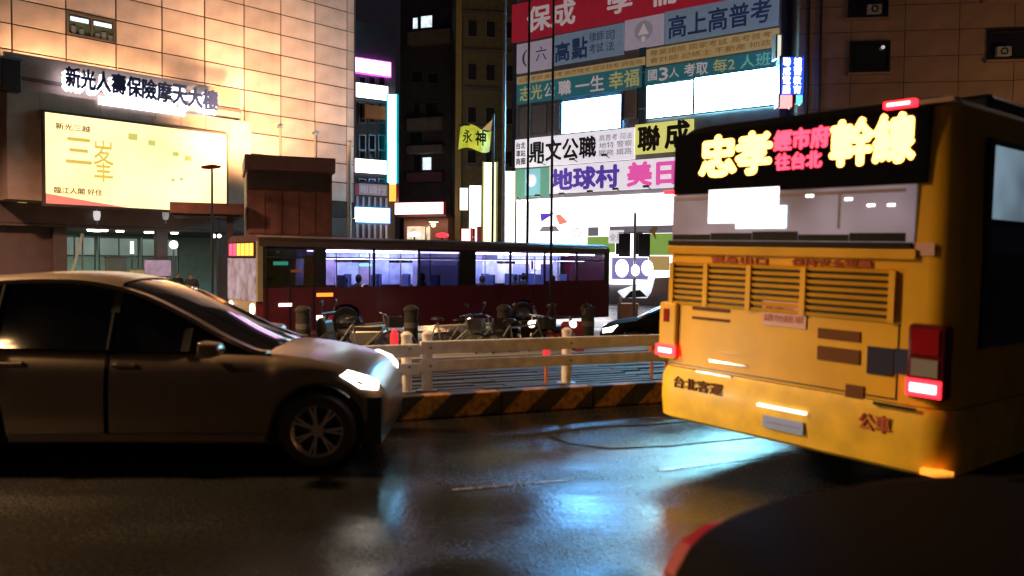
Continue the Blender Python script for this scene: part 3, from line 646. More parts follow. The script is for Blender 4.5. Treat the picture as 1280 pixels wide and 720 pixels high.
# little lamp arms over the boards
SLL = ['small arm lamp under the sea green board, at its left corner', 'small arm lamp under the sea green board, between the two dark masts', 'small arm lamp under the first violet character',
 'small arm lamp under the second violet character', 'small arm lamp under the third violet character', 'small arm lamp under the hot pink characters',
 'small arm lamp under the third bold black character', 'small arm lamp under the small grey characters on white', 'small arm lamp under the first bold black character']
for i, (a_, b_) in enumerate(((649, 250), (677, 247), (707, 245), (742, 242), (774, 239), (812, 236), (720, 202), (760, 197), (680, 206))):
    x_, z_ = RF.px(a_, b_, -.35); oo = RF.root('sign_lamp', SLL[i], 'lamp', x_, -.2, z_, group='small arm lamps on the signboards')
    MB().bar((0, 0, 0), (0, -.5, .1), .04).build('arm', M['black'], oo); box(-.16, .16, -.66, -.5, .04, .16).build('lamp_head', M['black'], oo)

# white tall panel and yellow vertical signs left of the signboards
VF = Frame(0, 46, 0)
def vsign(x0, x1, y0, y1, m_, label, m2, txt=None, F=VF, dep=.5, tm=None):
    a, zt = F.px(x0, y0); b, zb_ = F.px(x1, y1); o = F.root('vertical_sign', label, 'sign', a, 0, zb_)
    box(0, b-a, 0, dep, 0, zt-zb_).build('lit_box', m_, o); 
    box(-.09, -.002, -.02, dep+.02, -.05, zt-zb_+.05).build('side_frame', m2, o); box(b-a+.002, b-a+.09, -.02, dep+.02, -.05, zt-zb_+.05).build('side_frame', m2, o)
    if txt:
        n = len(txt); hh = (zt-zb_)/n
        for i, ch in enumerate(txt): lettering(ch, (b-a)*.12, (b-a)*.88, zt-zb_-(i+1)*hh+hh*.15, zt-zb_-i*hh-hh*.1, tm or P['black'], o, y=-.003, bold=.02)
    return o
vsign(605, 619, 203, 310, E['yel'], 'tall narrow yellow white lit sign left of the white one', P['straw'])
vsign(630, 643, 214, 310, emit('pale_lemon_lightbox', (.97, 1, .8), 2.4, .1), 'tall narrow nearly white lit sign beside the poster wall', P['straw'])
vsign(646, 659, 253, 310, E['poster'], 'lit white panel standing right beside the nearly white tall sign', M['steel'], F=Frame(0, 45.2, 0))
vsign(575, 586, 235, 262, emit('warm_white_box', (1, .95, .85), 2.2), 'small white lit box at the far street corner', M['brown'], F=Frame(0, 47, 0))
vsign(587, 601, 232, 285, emit('shop_white_box', (1, .98, .95), 2.6), 'bright white lit shop sign left of the yellow tall sign', M['grey'], F=Frame(0, 46.8, 0))
vsign(577, 588, 286, 310, emit('pink_white_box', (1, .6, .55), 2.0), 'small pinkish lit sign low at the street corner', M['red'], F=Frame(0, 46.6, 0))
vsign(596, 612, 283, 310, P['mar'], 'dark red board with a pink edge at the street corner', E['redw'], F=Frame(0, 46.3, 0))
# blue vertical sign at the corner of the signboard building
CF = Frame(12, 37.5, 0)
o = vsign(977, 1004, 71, 118, E['blue'], 'blue vertical sign with two columns of white characters at the corner', M['steel'], F=CF)
w_ = CF.px(1004, 71)[0]-CF.px(977, 71)[0]; h_ = CF.px(977, 71)[1]-CF.px(977, 118)[1]
for c_, s_ in ((.08, '聯成電腦'), (.58, '補習教育')):
    for i, ch in enumerate(s_): lettering(ch, w_*c_, w_*(c_+.34), h_*(.76-.245*i), h_*(.97-.245*i), emit('blue_sign_white', (.8, .88, 1), 2.6) if c_ < .1 and i == 0 else BW, o, y=-.003, bold=.05); BW = bpy.data.materials['blue_sign_white']
vsign(975, 990, 119, 133, emit('red_white_box', (1, .25, .25), 2.5), 'small glowing red box under the blue vertical sign', M['red'], F=CF)
vsign(995, 1003, 119, 128, emit('cyan_small_box', (.2, .9, .9), 1.2), 'tiny cyan lit box under the blue vertical sign', M['steel'], F=CF)
vsign(972, 976, 44, 72, emit('pale_side_box', (.9, .9, .75), .9), 'slim pale lit strip above the blue vertical sign', M['steel'], F=CF)

# ------------------------------------------------------------------ tan tiled building at right
TF = Frame(12.9, 39, R(-8))
tb = TF.root('tan_building', 'dark tan tiled building behind the yellow bus with square black windows', 'building', 0, 0, -.5)
tx0, _ = TF.px(998, 60)
box(tx0, 34, .06, 10, 0, 30).build('wall', M['joint'], tb)
pj = MB().box(.015, 2.4, 0, .055, .015, 1.2).mesh('wall_panel', M['tan'])
holes = []
for (a_, b_, c_, d_) in ((1062, 1112, 53, 92), (1060, 1110, -15, 24), (1234, 1290, 38, 76), (1230, 1290, -40, 2)):
    x0, z1 = TF.px(a_, c_); x1, _ = TF.px(b_, c_); _, z0 = TF.px(a_, d_); holes.append((x0, x1, z0+.5, z1+.5))
for i in range(0, 9):
    for j in range(3, 16): link('wall_panel', pj, tb, (tx0+i*2.415, 0, j*1.215))
ACM = mat('ac_casing', (.4, .4, .4), .5)
for i, (x0, x1, z0, z1) in enumerate(holes):
    w_ = MB().box(x0, x1, -.16, -.002, z0, z0+.12).box(x0, x1, -.16, -.002, z1-.12, z1).box(x0, x0+.1, -.16, -.002, z0+.12, z1-.12).box(x1-.1, x1, -.16, -.002, z0+.12, z1-.12).build('window', M['black'], tb)
    box(x0+.1, x1-.1, -.06, -.003, z0+.12, z1-.12).build('pane', M['bglass'], w_)
    MB().box(x0-.1, x1+.1, -.24, -.002, z0-.1, z0-.002).build('sill', M['tan'], tb)
    if i in (1, 2):
        aa = x0+(x1-x0)*(.45 if i == 1 else .15); MB().box(aa, aa+.62, -.42, -.165, z0+.12, z0+.55).build('air_conditioner', ACM, w_, bevel=.02)
        MB().lathe((aa+.31, -.43, z0+.33), (0, 1, 0), [(.1, 0), (.17, 0), (.17, .02)], 14).build('fan_grille', M['black'], w_)
    if i == 0: MB().sphere((x1-.35, -.2, z1-.32), .09).build('lamp_glow', emit('dim_bulb', (.7, .7, .65), .6), w_)
MB().tube((tx0+.4, -.12, 0), (tx0+.4, -.12, 25), .09).build('downpipe', M['steelpole'], tb); MB().tube((tx0+1.0, -.1, 0), (tx0+1.0, -.1, 25), .06).build('downpipe', M['steelpole'], tb)

# ------------------------------------------------------------------ the gap: far buildings
AF = Frame(-8.0, 55, R(32))
ab = AF.root('neon_block', 'dark narrow block crowded with white and magenta lightboxes beside the granite tower', 'building', 0, 0, -.5)
ax0, _ = AF.px(405, 200); ax1, _ = AF.px(494, 200)
_, zA = AF.px(470, 40)
box(ax0, ax1, 0, 9, 0, zA+1).build('wall', M['concd'], ab)
for k, yy in enumerate((97, 130, 176, 190, 225)):
    for q in range(3):
        x0, z1 = AF.px(448+q*12, yy-2 if yy != 176 else 168); x1, _ = AF.px(457+q*12, yy); _, z0 = AF.px(448+q*12, yy+(24 if k in (1,) else 12))
        w_ = box(x0, x1, -.1, -.002, z0+.5, z1+.5).build('window', M['steel'] if k in (2, 4) else M['grey'], ab)
        box(x0+.08, x1-.08, -.12, -.101, z0+.58, z1+.42).build('pane', M['bglass'], w_)
x0, z1 = AF.px(452, 132); x1, _ = AF.px(478, 132); _, z0 = AF.px(452, 148); MB().box(x0, x1, -.6, -.13, z0+.5, z1+.5).build('awning', M['orange'], ab)
def neon(F, x0, x1, yt, yb, m_, label, fm=None, txt=()):
    return board(F, x0, x1, yt, yb, m_, label, txt, frame=fm or M['grey'], yo=-.3, dep=.2)
neon(AF, 443, 488, 72, 89, E['mag'], 'magenta edged white lightbox, highest on the dark narrow block', emit('magenta_neon_edge', (1, .1, 1), 2))
neon(AF, 445, 485, 103, 121, emit('lilac_white_lightbox', (.85, .85, 1), 4.5), 'lilac white lightbox second from top on the narrow block')
neon(AF, 443, 484, 198, 215, emit('lavender_white_lightbox', (.95, .88, 1), 4.5), 'lavender white lightbox beside the tall cyan strip')
vF = Frame(-8.4, 54, 0)
def strip(x0, x1, y0, y1, m_, lab, m2): return vsign(x0, x1, y0, y1, m_, lab, m2, F=vF)
strip(485, 495, 118, 178, emit('cyan_strip_lamp', (.75, .97, 1), 4.5), 'upper tall cyan white strip sign at the narrow block corner', emit('teal_neon_edge', (.0, .5, .6), .8))
strip(485, 495, 179, 229, emit('cyan_strip_lamp_low', (.7, 1, 1), 4.5), 'lower tall cyan white strip sign above the orange box', bpy.data.materials['teal_neon_edge'])
strip(485, 495, 230, 251, E['orange'], 'glowing orange box under the tall cyan strip', M['red'])
# lower wing of the block
x0, z1 = AF.px(421, 224, -1.5); x1, _ = AF.px(487, 224, -1.5)
o = AF.root('shop_wing', 'low shop wing with striped blinds under the narrow block', 'building', x0, -1.5, -.5)
W_ = x1-x0; box(0, W_, .05, 1.45, 0, z1+.5).build('wall', M['concd'], o)
_, za = AF.px(430, 300, -1.5)
for k in range(9):
    for (ya, yb) in ((244, 256), (279, 298)):
        _, zt_ = AF.px(421, ya, -1.5); _, zb_ = AF.px(421, yb, -1.5); w_ = W_/9
        MB().box(k*w_+.1, k*w_+w_*.62, -.03, .04, zb_+.5, zt_+.5).build('blind', mat('lit_blind', (.4, .4, .5), .6) if (k, ya) == (0, 244) else bpy.data.materials['lit_blind'], o)
b1, _, _ = board(AF, 423, 448, 228, 243, P['mar'], 'dull red board on the low wing left end', yo=-1.62, dep=.1)
board(AF, 449, 484, 229, 243, P['grey'], 'dull grey board on the low wing right end', [('眼鏡行', .05, .95, .15, .85, P['lil'], 0)], yo=-1.62, dep=.1)
board(AF, 419, 487, 258, 276, emit('cyan_white_long_box', (.8, .98, 1), 4.5), 'long cyan white lightbox on the low shop wing', yo=-1.9, dep=.3, frame=emit('blue_neon_edge', (.05, .35, .9), 1.2))
BFr = Frame(-4.8, 70, R(-20))
db = BFr.root('dark_tower', 'unlit dark tower in the gap with a few balconies', 'building', 0, 0, -.5)
dx0, _ = BFr.px(500, 150); dx1, _ = BFr.px(572, 150)
box(dx0, dx1, 0, 10, 0, 40).build('wall', M['concd'], db)
for i, (a_, b_, c_, d_, k_) in enumerate(((516, 524, 22, 38, 1), (526, 542, 20, 37, 1), (517, 528, 193, 215, 0), (528, 541, 196, 214, 1), (512, 530, 165, 180, 0), (532, 548, 128, 146, 0), (517, 527, 128, 146, 0), (515, 530, 90, 105, 0), (535, 550, 92, 106, 0))):
    x0, z1 = BFr.px(a_, c_); x1, _ = BFr.px(b_, c_); _, z0 = BFr.px(a_, d_)
    w_ = box(x0, x1, -.12, -.002, z0+.5, z1+.5).build('window', M['grey'], db); box(x0+.1, x1-.1, -.15, -.121, z0+.6, z1+.4).build('pane', E['win'] if k_ else M['bglass'], w_)
for i, (c_, d_, mm) in enumerate(((40, 56, M['stone']), (148, 164, M['conc']), (182, 192, M['conc']), (216, 228, mat('mauve_balcony', (.22, .10, .12), .7)))):
    x0, z1 = BFr.px(508 if i else 509, c_, -.9); x1, _ = BFr.px(552 if i else 562, c_, -.9); _, z0 = BFr.px(508, d_, -.9)
    box(x0, x1, -.9, -.003, z0+.5, z1+.5).build('balcony', mm, db, bevel=.05)
# small red lit cinema strip & low lit shop
o = board(BFr, 489, 554, 254, 268, E['redw'], 'glowing pink white lightbox above the street in the gap', frame=E['taild'], yo=-10.5, dep=.3)[0]
x0, z1 = BFr.px(505, 272, -8); x1, _ = BFr.px(560, 272, -8)
o = BFr.root('warm_lit_shop', 'low warm lit shop front beneath the pink lightbox', 'shop', x0, -8, -.5)
box(0, x1-x0, 0, 3, 0, z1+.5).build('wall', mat('warm_plaster', (.4, .22, .14), .7), o); box(.3, (x1-x0)*.6, -.05, -.002, .3, z1-.2).build('window', E['winw'], o); box(-.2, x1-x0+.2, -.8, 3.1, z1+.502, z1+.7).build('roof', M['stoned'], o)
CFr = Frame(-3.2, 62, R(8))
cb = CFr.root('olive_tower', 'dim olive brown tower with ribbed side left of the signboards', 'building', 0, 0, -.5)
cx0, _ = CFr.px(573, 60); cx1, _ = CFr.px(641, 60)
box(cx0, cx1, 0, 10, 0, 38).build('wall', mat('olive_tile', (.11, .10, .055), .7, var=.3, bump=.2), cb)
for k in range(9):
    for q in range(3):
        x0 = cx0+.7+q*(cx1-cx0)/3; zz = 3+k*3.3
        w_ = box(x0, x0+.75, -.08, -.002, zz, zz+1.3).build('window', M['grey'], cb); box(x0+.06, x0+.69, -.1, -.081, zz+.06, zz+1.24).build('pane', M['bglass'], w_)
MB().box(cx0-.2, cx0+.25, -.25, -.003, 0, 36).build('rib', mat('ochre_rib', (.25, .2, .08), .7), cb)
for i in range(12):
    _, zz = CFr.px(590, 230); box(cx0+.2, cx1-.2, -.25, -.003, 1+i*2.9, 1.18+i*2.9).build('ledge', M['concd'], cb)
# lime banner
NF = Frame(-1.6, 43, R(6))
x0, z1 = NF.px(573, 158); x1, z0 = NF.px(612, 188); W_, H_ = x1-x0, z1-z0
o = NF.root('lime_banner', 'wavy lime yellow cloth banner with black characters hanging on a mast', 'banner', x0, 0, z0)
b = MB(); nn = 16
for i in range(nn+1):
    for j in range(5):
        u_, v_ = i/nn, j/4; b.v.append((W_*u_+.12*(v_), .28*math.sin(u_*7+v_), H_*v_*(1-.08*u_)+.16*math.sin(u_*6)-.0))
for i in range(nn):
    for j in range(4): b.f.append((i*5+j, (i+1)*5+j, (i+1)*5+j+1, i*5+j+1))
cl = b.build('cloth', E['lime'], o, smooth=True)
lettering('永', W_*.14, W_*.42, H_*.28, H_*.82, P['black'], o, y=-.30, bold=.02); lettering('神', W_*.54, W_*.86, H_*.18, H_*.78, P['black'], o, y=-.30, bold=.03)
MB().tube((W_+.2, .1, -z0-.5), (W_+.2, .1, H_+.7), .07).build('mast', M['steelpole'], o); MB().tube((0, .05, H_+.1), (W_+.25, .05, H_+.05), .035).build('boom', M['steelpole'], o)
MB().prism([(W_*.75, H_*.9), (W_+.15, H_*1.35), (W_+.05, H_*.85)], 0, .04).build('pennant', P['tanp'], o)
# tall poles
for i, (q, Y, r1, m_, lab) in enumerate(((629, 44, .11, 'steel', 'tall pale steel mast left of the signboard building'), (659, 27, .05, 'steelpole', 'tall dark lamp mast crossing the sea green board'), (689, 26, .05, 'steelpole', 'tall dark lamp mast crossing the violet characters'))):
    F2 = Frame(0, Y, 0); x_, _ = F2.px(q, 300)
    o = F2.root('tall_mast', lab, 'pole', x_, 0, gz(Y)); MB().tube((0, 0, 0), (0, 0, 22), r1, r1*.65, 10).build('shaft', M[m_], o, smooth=40)
    MB().lathe((0, 0, 0), (0, 0, 1), [(r1*2.4, 0), (r1*2.4, .06), (r1*1.2, .25)], 12).build('base', M['steel'], o)
    MB().tube((0, 0, 21.6), (1.4, 0, 22.1), .04).box(1.2, 1.9, -.12, .12, 22.05, 22.2).build('lamp_arm', M['steel'], o)
# street lamp with banners and three globes
F2 = Frame(0, 31, 0); x_, z_ = F2.px(794, 266)
o = F2.root('banner_lamp_post', 'lamp post with two dark hanging banners and three white globes', 'street lamp', x_, 0, -.5)
MB().tube((0, 0, 0), (0, 0, z_+.5), .07, .05).build('pole', M['steel'], o, smooth=30)
_, zg = F2.px(794, 337); _, zt_ = F2.px(794, 292); _, zb_ = F2.px(794, 321)
for dx in (-.62, .14): box(dx, dx+.45, -.02, .02, zb_+.5, zt_+.5).build('banner', P['black'], o)
MB().bar((-.65, 0, zt_+.53), (.65, 0, zt_+.53), .03).bar((-.6, 0, zg+.22), (.6, 0, zg+.22), .04).build('arm', M['steel'], o)
GL = emit('white_globe', (.96, .97, 1), 4)
for dx, r1, dz in ((-.5, .30, .05), (.02, .19, -.03), (.48, .26, .07)): MB().sphere((dx, -.12, zg+.5+dz), r1, 10, sx=.85, sz=1.15).build('globe', GL, o, smooth=True)
# white stall canopy behind the last bus corner
F2 = Frame(0, 33, R(-10)); x0, z1 = F2.px(772, 349); x1, z0 = F2.px(846, 380)
o = F2.root('street_stall', 'white canopy stall with brown awning half hidden by the yellow bus', 'stall', x0, 0, -.5)
W_ = x1-x0; A = [(W_*.0, z1+.0), (W_*.62, z1+.55), (W_*.60, z1+.1), (W_*.5, z1-.25), (W_*.1, z1-.25)]
MB().prism(A, 0, 1.6).build('canopy', emit('lit_canopy', (.85, .85, .92), .95, .2, 2), o)
MB().prism([(W_*.63, z1+.55), (W_, z1+.6), (W_, z1+.05), (W_*.55, z1-.2)], -.05, 1.6).build('awning', mat('brown_canvas', (.28, .17, .13), .8), o)
MB().prism([(W_*.12, z1-.25), (W_*.22, z1+.02), (W_*.38, z1+.08), (W_*.5, z1-.18)], -.2, -.02).build('dark_hood', M['cloth'], o)
MB().box(.05, .13, .1, .18, 0, z1-.25).box(W_-.15, W_-.07, .1, .18, 0, z1-.02).box(.05, .13, 1.4, 1.48, 0, z1-.25).build('post', M['steel'], o)
box(.0, W_*.35, .2, 1.2, 0, z1-.5).build('counter', mat('rust_counter', (.40, .16, .06), .6), o)

# ------------------------------------------------------------------ red city bus
RB = Frame(-6.66, 21.0, R(37.5))
r = RB.root('city_bus', 'maroon city bus with bluish lit windows passing behind the guard rail', 'bus', 0, 0, -.5)
BL, BWd, BH = 12.9, 2.5, 2.92
wz0, wz1 = 1.52, 2.62
lower = MB()
# side skin with wheel arches cut in
def side_skin(b, y, x0, x1, zb_, zt_, wheels, rad, n=.08, zc=.48):
    xs_ = [x0]; 
    while xs_[-1] < x1-1e-6: xs_.append(min(xs_[-1]+n, x1))
    lo_ = []
    for x in xs_:
        z = zb_
        for wx_ in wheels:
            d = abs(x-wx_)
            if d < rad: z = max(z, zc+math.sqrt(rad*rad-d*d))
        lo_.append(z)
    k = len(b.v)
    for x, z in zip(xs_, lo_): b.v += [(x, y, z), (x, y, zt_)]
    for i in range(len(xs_)-1): a = k+2*i; b.f.append((a, a+2, a+3, a+1))
wh = (2.5, 8.9)
for y in (0, BWd): side_skin(lower, y, .12, BL-.1, .32, wz0, wh, .56)
lower.add([(.12,0,.32),(.12,0,wz0),(0,.15,wz0),(-.03,.15,.32)], [(0,1,2,3)])
lower.build('side_panel', M['redpaint'], r)
box(-.02, .0, .15, BWd-.15, .32, 1.15).build('front_panel', M['cream'], r)
box(BL-.12, BL-.1, .0, BWd, .32, BH-.2).build('rear_panel', M['redpaint'], r)
box(.1, BL-.1, .02, BWd-.02, .34, .5).build('floor', M['black'], r)
rf = MB()
pr = [(0, wz1+.0), (0, wz1+.14), (.10, BH-.06), (.35, BH), (BWd-.35, BH), (BWd-.1, BH-.06), (BWd, wz1+.14), (BWd, wz1)]
n = len(pr); rf.v = [(0.02, y, z) for y, z in pr]+[(BL-.1, y, z) for y, z in pr]; rf.f = [(i, i+1, n+i+1, n+i) for i in range(n-1)]+[tuple(range(n)), tuple(range(n, 2*n))]
rf.build('roof', mat('brown_roof', (.10, .06, .05), .4), r)
box(.06, BL-.12, .03, BWd-.03, wz1-.06, wz1-.002).build('ceiling', mat('bus_ceiling', (.6, .6, .7), .5), r)
for yy in (.45, BWd-.65): box(2.2, BL-.4, yy, yy+.16, wz1-.10, wz1-.062).build('ceiling_lamp', E['bus'], r)
# pillars, door, panes
wins = [(.22, 1.55), (1.9, 3.35), (3.42, 4.85), (4.92, 6.35), (6.95, 8.3), (8.37, 9.75), (9.82, 11.2), (11.27, 12.55)]
edges = [.12]+[e for w_ in wins for e in w_]+[BL-.1]
for i in range(0, len(edges), 2):
    for y in (0, BWd-.05): box(edges[i], edges[i+1], y, y+.05, wz0, wz1).build('pillar', M['black'], r)
for i, (a_, b_) in enumerate(wins):
    lowz = wz0 if i < 6 else wz0+.12
    for y in (0.012, BWd-.03):
        w_ = MB().box(a_, b_, y-.01, y+.03, wz1-.30, wz1-.265).build('window_bar', M['black'], r)
        box(a_, b_, y, y+.008, wz0, wz1).build('pane', M['tinted'] if i in (0, 3) else M['clear'], w_)
    if i >= 6: box(a_, b_, -.004, .01, wz0, lowz).build('window_skirt', M['redpaint'], r)
# front: windscreen, led sign, lamps
box(-.03, -.012, .12, BWd-.12, 1.16, 2.30).build('windscreen', emit('lit_windscreen', (.40, .36, .44), .42, .8, 3), r)
LEDF = emit('orange_front_led', (1, .30, .04), 3.5)
ds = box(-.05, -.015, .15, BWd-.15, 2.32, 2.74).build('destination_sign', M['black'], r)
for k in range(6): box(-.06, -.051, .25+k*.33, .25+k*.33+.26, 2.37, 2.70).build('led_character', E['led_r'] if k > 3 else LEDF, ds)
box(-.02, .12, .0, .15, 1.16, 2.75).build('corner_post', M['cream'], r); 
for yy in (.22, BWd-.55): MB().lathe((-.04, yy+.15, .95), (1, 0, 0), [(0, -.02), (.13, -.02), (.15, .03)], 14).build('headlight', E['head'], r)
box(.55, .9, -.03, -.002, 1.02, 1.1).build('turn_lamp', E['headd'], r)
for a_ in (1.62, 1.95): box(a_, a_+.16, -.02, -.002, .62, .74).build('side_marker', E['taild'] if a_ > 1.9 else E['headd'], r)
box(1.62, 2.1, -.02, -.002, 1.26, 1.36).build('side_marker', E['amber'], r)
dr = MB().box(.2, .24, -.025, -.003, .36, 1.5).box(.84, .88, -.025, -.003, .36, 1.5).box(1.52, 1.56, -.025, -.003, .36, 1.5).build('door', M['black'], r)
box(.55, .95, .35, .4, 2.12, 2.22).build('green_display', E['green'], r); box(1.1, 1.4, .5, .55, 1.92, 2.0).build('amber_display', E['amber'], r); box(3.9, 4.3, 1.9, 1.95, 2.1, 2.16).build('green_display', E['green'], r)
for wx_ in wh:
    w_ = MB().lathe((wx_, .02, .48), (0, 1, 0), [(.30, .0), (.44, .0), (.48, .05), (.48, .26), (.3, .28)], 24).build('tyre', M['rubber'], r, smooth=30)
    MB().lathe((wx_, .03, .48), (0, 1, 0), [(0, -.01), (.1, -.01), (.14, .06), (.26, .04), (.31, .0)], 20).build('rim', M['steel'], w_, smooth=30)
    MB().box(wx_-.56, wx_+.56, .3, .34, .34, 1.1).build('wheel_housing', M['black'], r)
sm = MB().box(0, .44, 0, .42, .9, .98).box(.38, .46, 0, .42, .98, 1.75).mesh('seat', M['seat'], bevel=.02)
for i in range(9):
    for yy in (.12, 1.9): link('seat', sm, r, (2.1+i*1.05, yy, .1))
for i in range(9): MB().tube((2.5+i*1.05, .62, .5), (2.5+i*1.05, .62, wz1-.06), .02, n=8).build('grab_pole', M['chrome'], r)
MB().tube((2, .7, 2.3), (BL-.5, .7, 2.3), .02, n=8).build('grab_rail', M['chrome'], r)
for i, x_ in enumerate((2.6, 3.1, 5.2, 7.5, 8.8, 9.2, 10.4)):
    q = MB().sphere((x_, .32+.1*(i % 2), 1.70+.04*(i % 3)), .105, 8, sx=.9, sz=1.25).sphere((x_-.02, .32+.1*(i % 2), 1.28+.03*(i % 3)), .25, 8, sx=.75, sz=1.3).build('passenger', M['cloth'], r, smooth=True)
box(5.2, 6.9, .9, .92, .9, 2.4).build('partition', M['busin'], r)
box(1.6, 1.9, .8, .84, 1.5, 2.4).build('orange_notice', M['orange'], r)
random.seed(11)
FM = [mat('lining_%s' % n_, c_, .5, var=.4, scale=3) for n_, c_ in (('pale', (.62, .70, .95)), ('blue', (.36, .42, .80)), ('violet', (.34, .26, .50)), ('navy', (.08, .08, .24)), ('white', (.8, .85, .95)))]
x_ = 2.0
while x_ < BL-.4:
    w_ = random.uniform(.35, .95); w_ = min(w_, BL-.35-x_)
    box(x_, x_+w_-.02, BWd-.12, BWd-.09, 1.5, random.choice((2.0, 2.2, 2.3))).build('far_side_lining', random.choice(FM if x_ > 6.9 else FM[1:4]+FM[:2]), r)
    box(x_, x_+w_-.02, BWd-.14, BWd-.10, 2.34, 2.56).build('advert_card', random.choice(FM), r); x_ += w_

# ------------------------------------------------------------------ yellow city bus, seen from behind
YB = Frame(1.37, 7.4, math.atan2(-.787, .617))
y_ = YB.root('city_bus', 'yellow city bus seen from behind with amber sign, close at right', 'bus', 0, 0, .045)
y_.rotation_euler[1] = R(1.3)      # the body leans on its springs
BW2, BL2, BH2 = 2.55, 10.5, 2.98
def rrect(ins, rad=.18, n=6):
    x0, x1, y0, y1 = ins, BW2-ins, ins, BL2-ins; rr = max(rad-ins*.6, .03); out = []
    for cx, cy, a0 in ((x1-rr, y0+rr, -90), (x1-rr, y1-rr, 0), (x0+rr, y1-rr, 90), (x0+rr, y0+rr, 180)):
        for i in range(n+1): a = R(a0+90*i/n); out.append((cx+rr*math.cos(a), cy+rr*math.sin(a)))
    return out
def ringloft(levels, m_, name, cap=True):
    b = MB(); k = None
    for z, ins in levels:
        q = rrect(ins); k = len(q); b.v += [(x, y, z) for x, y in q]
    for l in range(len(levels)-1):
        for i in range(k): j = (i+1) % k; b.f.append((l*k+i, l*k+j, (l+1)*k+j, (l+1)*k+i))
    if cap: b.f.append(tuple(range((len(levels)-1)*k, len(levels)*k)))
    return b.build(name, m_, y_, smooth=40)
ringloft([(.78, .0), (.85, .0), (1.2, .0), (1.86, .0), (2.5, .02), (2.86, .05)], M['yellow'], 'body', False)
ringloft([(2.86, .05), (2.92, .12), (2.96, .25), (2.985, .55)], mat('matt_black_roof', (.012, .012, .012), .85, spec=.1), 'roof')  # roof is an even matt black
ringloft([(.30, .02), (.33, -.03), (.50, -.045), (.70, -.04), (.775, -.005)], M['yellow2'], 'bumper', False)
box(.1, BW2-.1, .1, BL2-.1, .28, .32).build('underbody', M['black'], y_)
def yq(a, b, c, d, m_, name, yo=-.012, dep=.01, parent=None, bev=0, label=None):
    x0, z1 = YB.px(a, b, yo); x1, z0 = YB.px(c, d, yo)
    return MB().box(x0, x1, yo, yo+dep, min(z0, z1), max(z0, z1)).build(name, m_, parent or y_, bevel=bev, label=label), x0, x1, min(z0, z1), max(z0, z1)
# upper dark glass with the destination sign
box(.10, 2.34, -.012, .06, 2.33, 2.86).build('sign_glass', M['dark'], y_, bevel=.004)
gl_, *_ = (MB().box(.10, 2.27, -.010, .05, 1.92, 2.325).build('rear_window', emit('mauve_lit_interior', (.42, .34, .42), .27, .85, 1.3), y_), 0)
MB().box(.07, 2.26, -.026, -.0, 1.875, 1.918).build('window_sill', M['black'], y_)
MB().box(.07, 2.30, -.03, .0, 1.80, 1.872).build('trim_strip', M['yellow'], y_, bevel=.008)
def led(txt, fx0, fx1, z0, z1, m_):
    o_ = lettering(txt, fx0, fx1, z0, z1, m_, y_, y=-.015, bold=.05, depth=.006, name='led_lettering'); return o_
def ledp(txt, a, b, c_, d, mm):
    x0, z1 = YB.px(a, b, -.02); x1, _ = YB.px(c_, b, -.02); x0 -= .06; x1 -= .06; xm = (a+c_)/2
    _, z1 = YB.px(xm, b, -.02); _, z0 = YB.px(xm, d, -.02); z0 -= .01; z1 -= .01; led(txt, x0, x1, z0, z1, mm)
ledp('忠', 876, 174, 919, 222, E['led_o']); ledp('孝', 921, 168, 963, 218, E['led_o'])
ledp('經市府', 968, 161, 1036, 186, E['led_r']); ledp('往台北', 970, 191, 1027, 211, E['led_r'])
ledp('幹', 1040, 149, 1091, 204, E['led_o']); ledp('線', 1094, 141, 1143, 199, E['led_o'])
for k in range(5): MB().box(.11+k*.422, .11+k*.422+.418, -.013, -.0105, 1.925, 1.975+.012*(k % 3)).build('seat_back', M['black'], y_, bevel=.001)
MB().box(.12, 2.20, -.013, -.0105, 2.275, 2.30).build('ceiling_line', mat('lilac_trim', (.42, .36, .46), .4), y_)
for k in (1.15, 1.70): MB().box(k, k+.02, -.0135, -.0105, 2.02, 2.275).build('grab_pole', M['steel'], y_)
# glowing panels that paint bright reflections onto the rear window
yq(880, 243, 966, 281, emit('white_window_reflection', (1, .97, 1), 2.2), 'reflection_panel', -.014, .003)
yq(914, 263, 976, 288, emit('cyan_window_reflection', (.65, .9, 1), 2.4), 'reflection_panel', -.019, .004)
for a_, b_ in ((1000, 246), (1048, 249), (1076, 256), (1101, 255)): yq(a_, b_, a_+9, b_+2, E['down'], 'interior_lamp', -.014, .003)
# engine grille
x0, z1 = YB.px(858, 322); x1, z0 = YB.px(1138, 379)
z0 = 1.36; z1 = 1.71
gr_ = MB().box(.14, 2.12, -.006, .0, z0, z1).build('engine_grille', M['black'], y_)
for k in range(8):
    zz = z0+(z1-z0)*k/7
    MB().add([(.12,-.014,zz-.012),(2.14,-.014,zz-.012),(2.14,-.030,zz+.014),(.12,-.030,zz+.014),(.12,-.004,zz-.012),(2.14,-.004,zz-.012),(2.14,-.004,zz+.016),(.12,-.004,zz+.016)], [(0,1,2,3),(3,2,6,7),(0,4,5,1),(0,3,7,4),(1,5,6,2),(4,7,6,5)]).build('louvre_slat', M['yellow'], gr_)
for xx in (.10, .48, .92, 1.42, 2.12): MB().box(xx, xx+.045, -.034, -.003, z0-.01, z1+.01).build('grille_bar', M['yellow'], gr_)
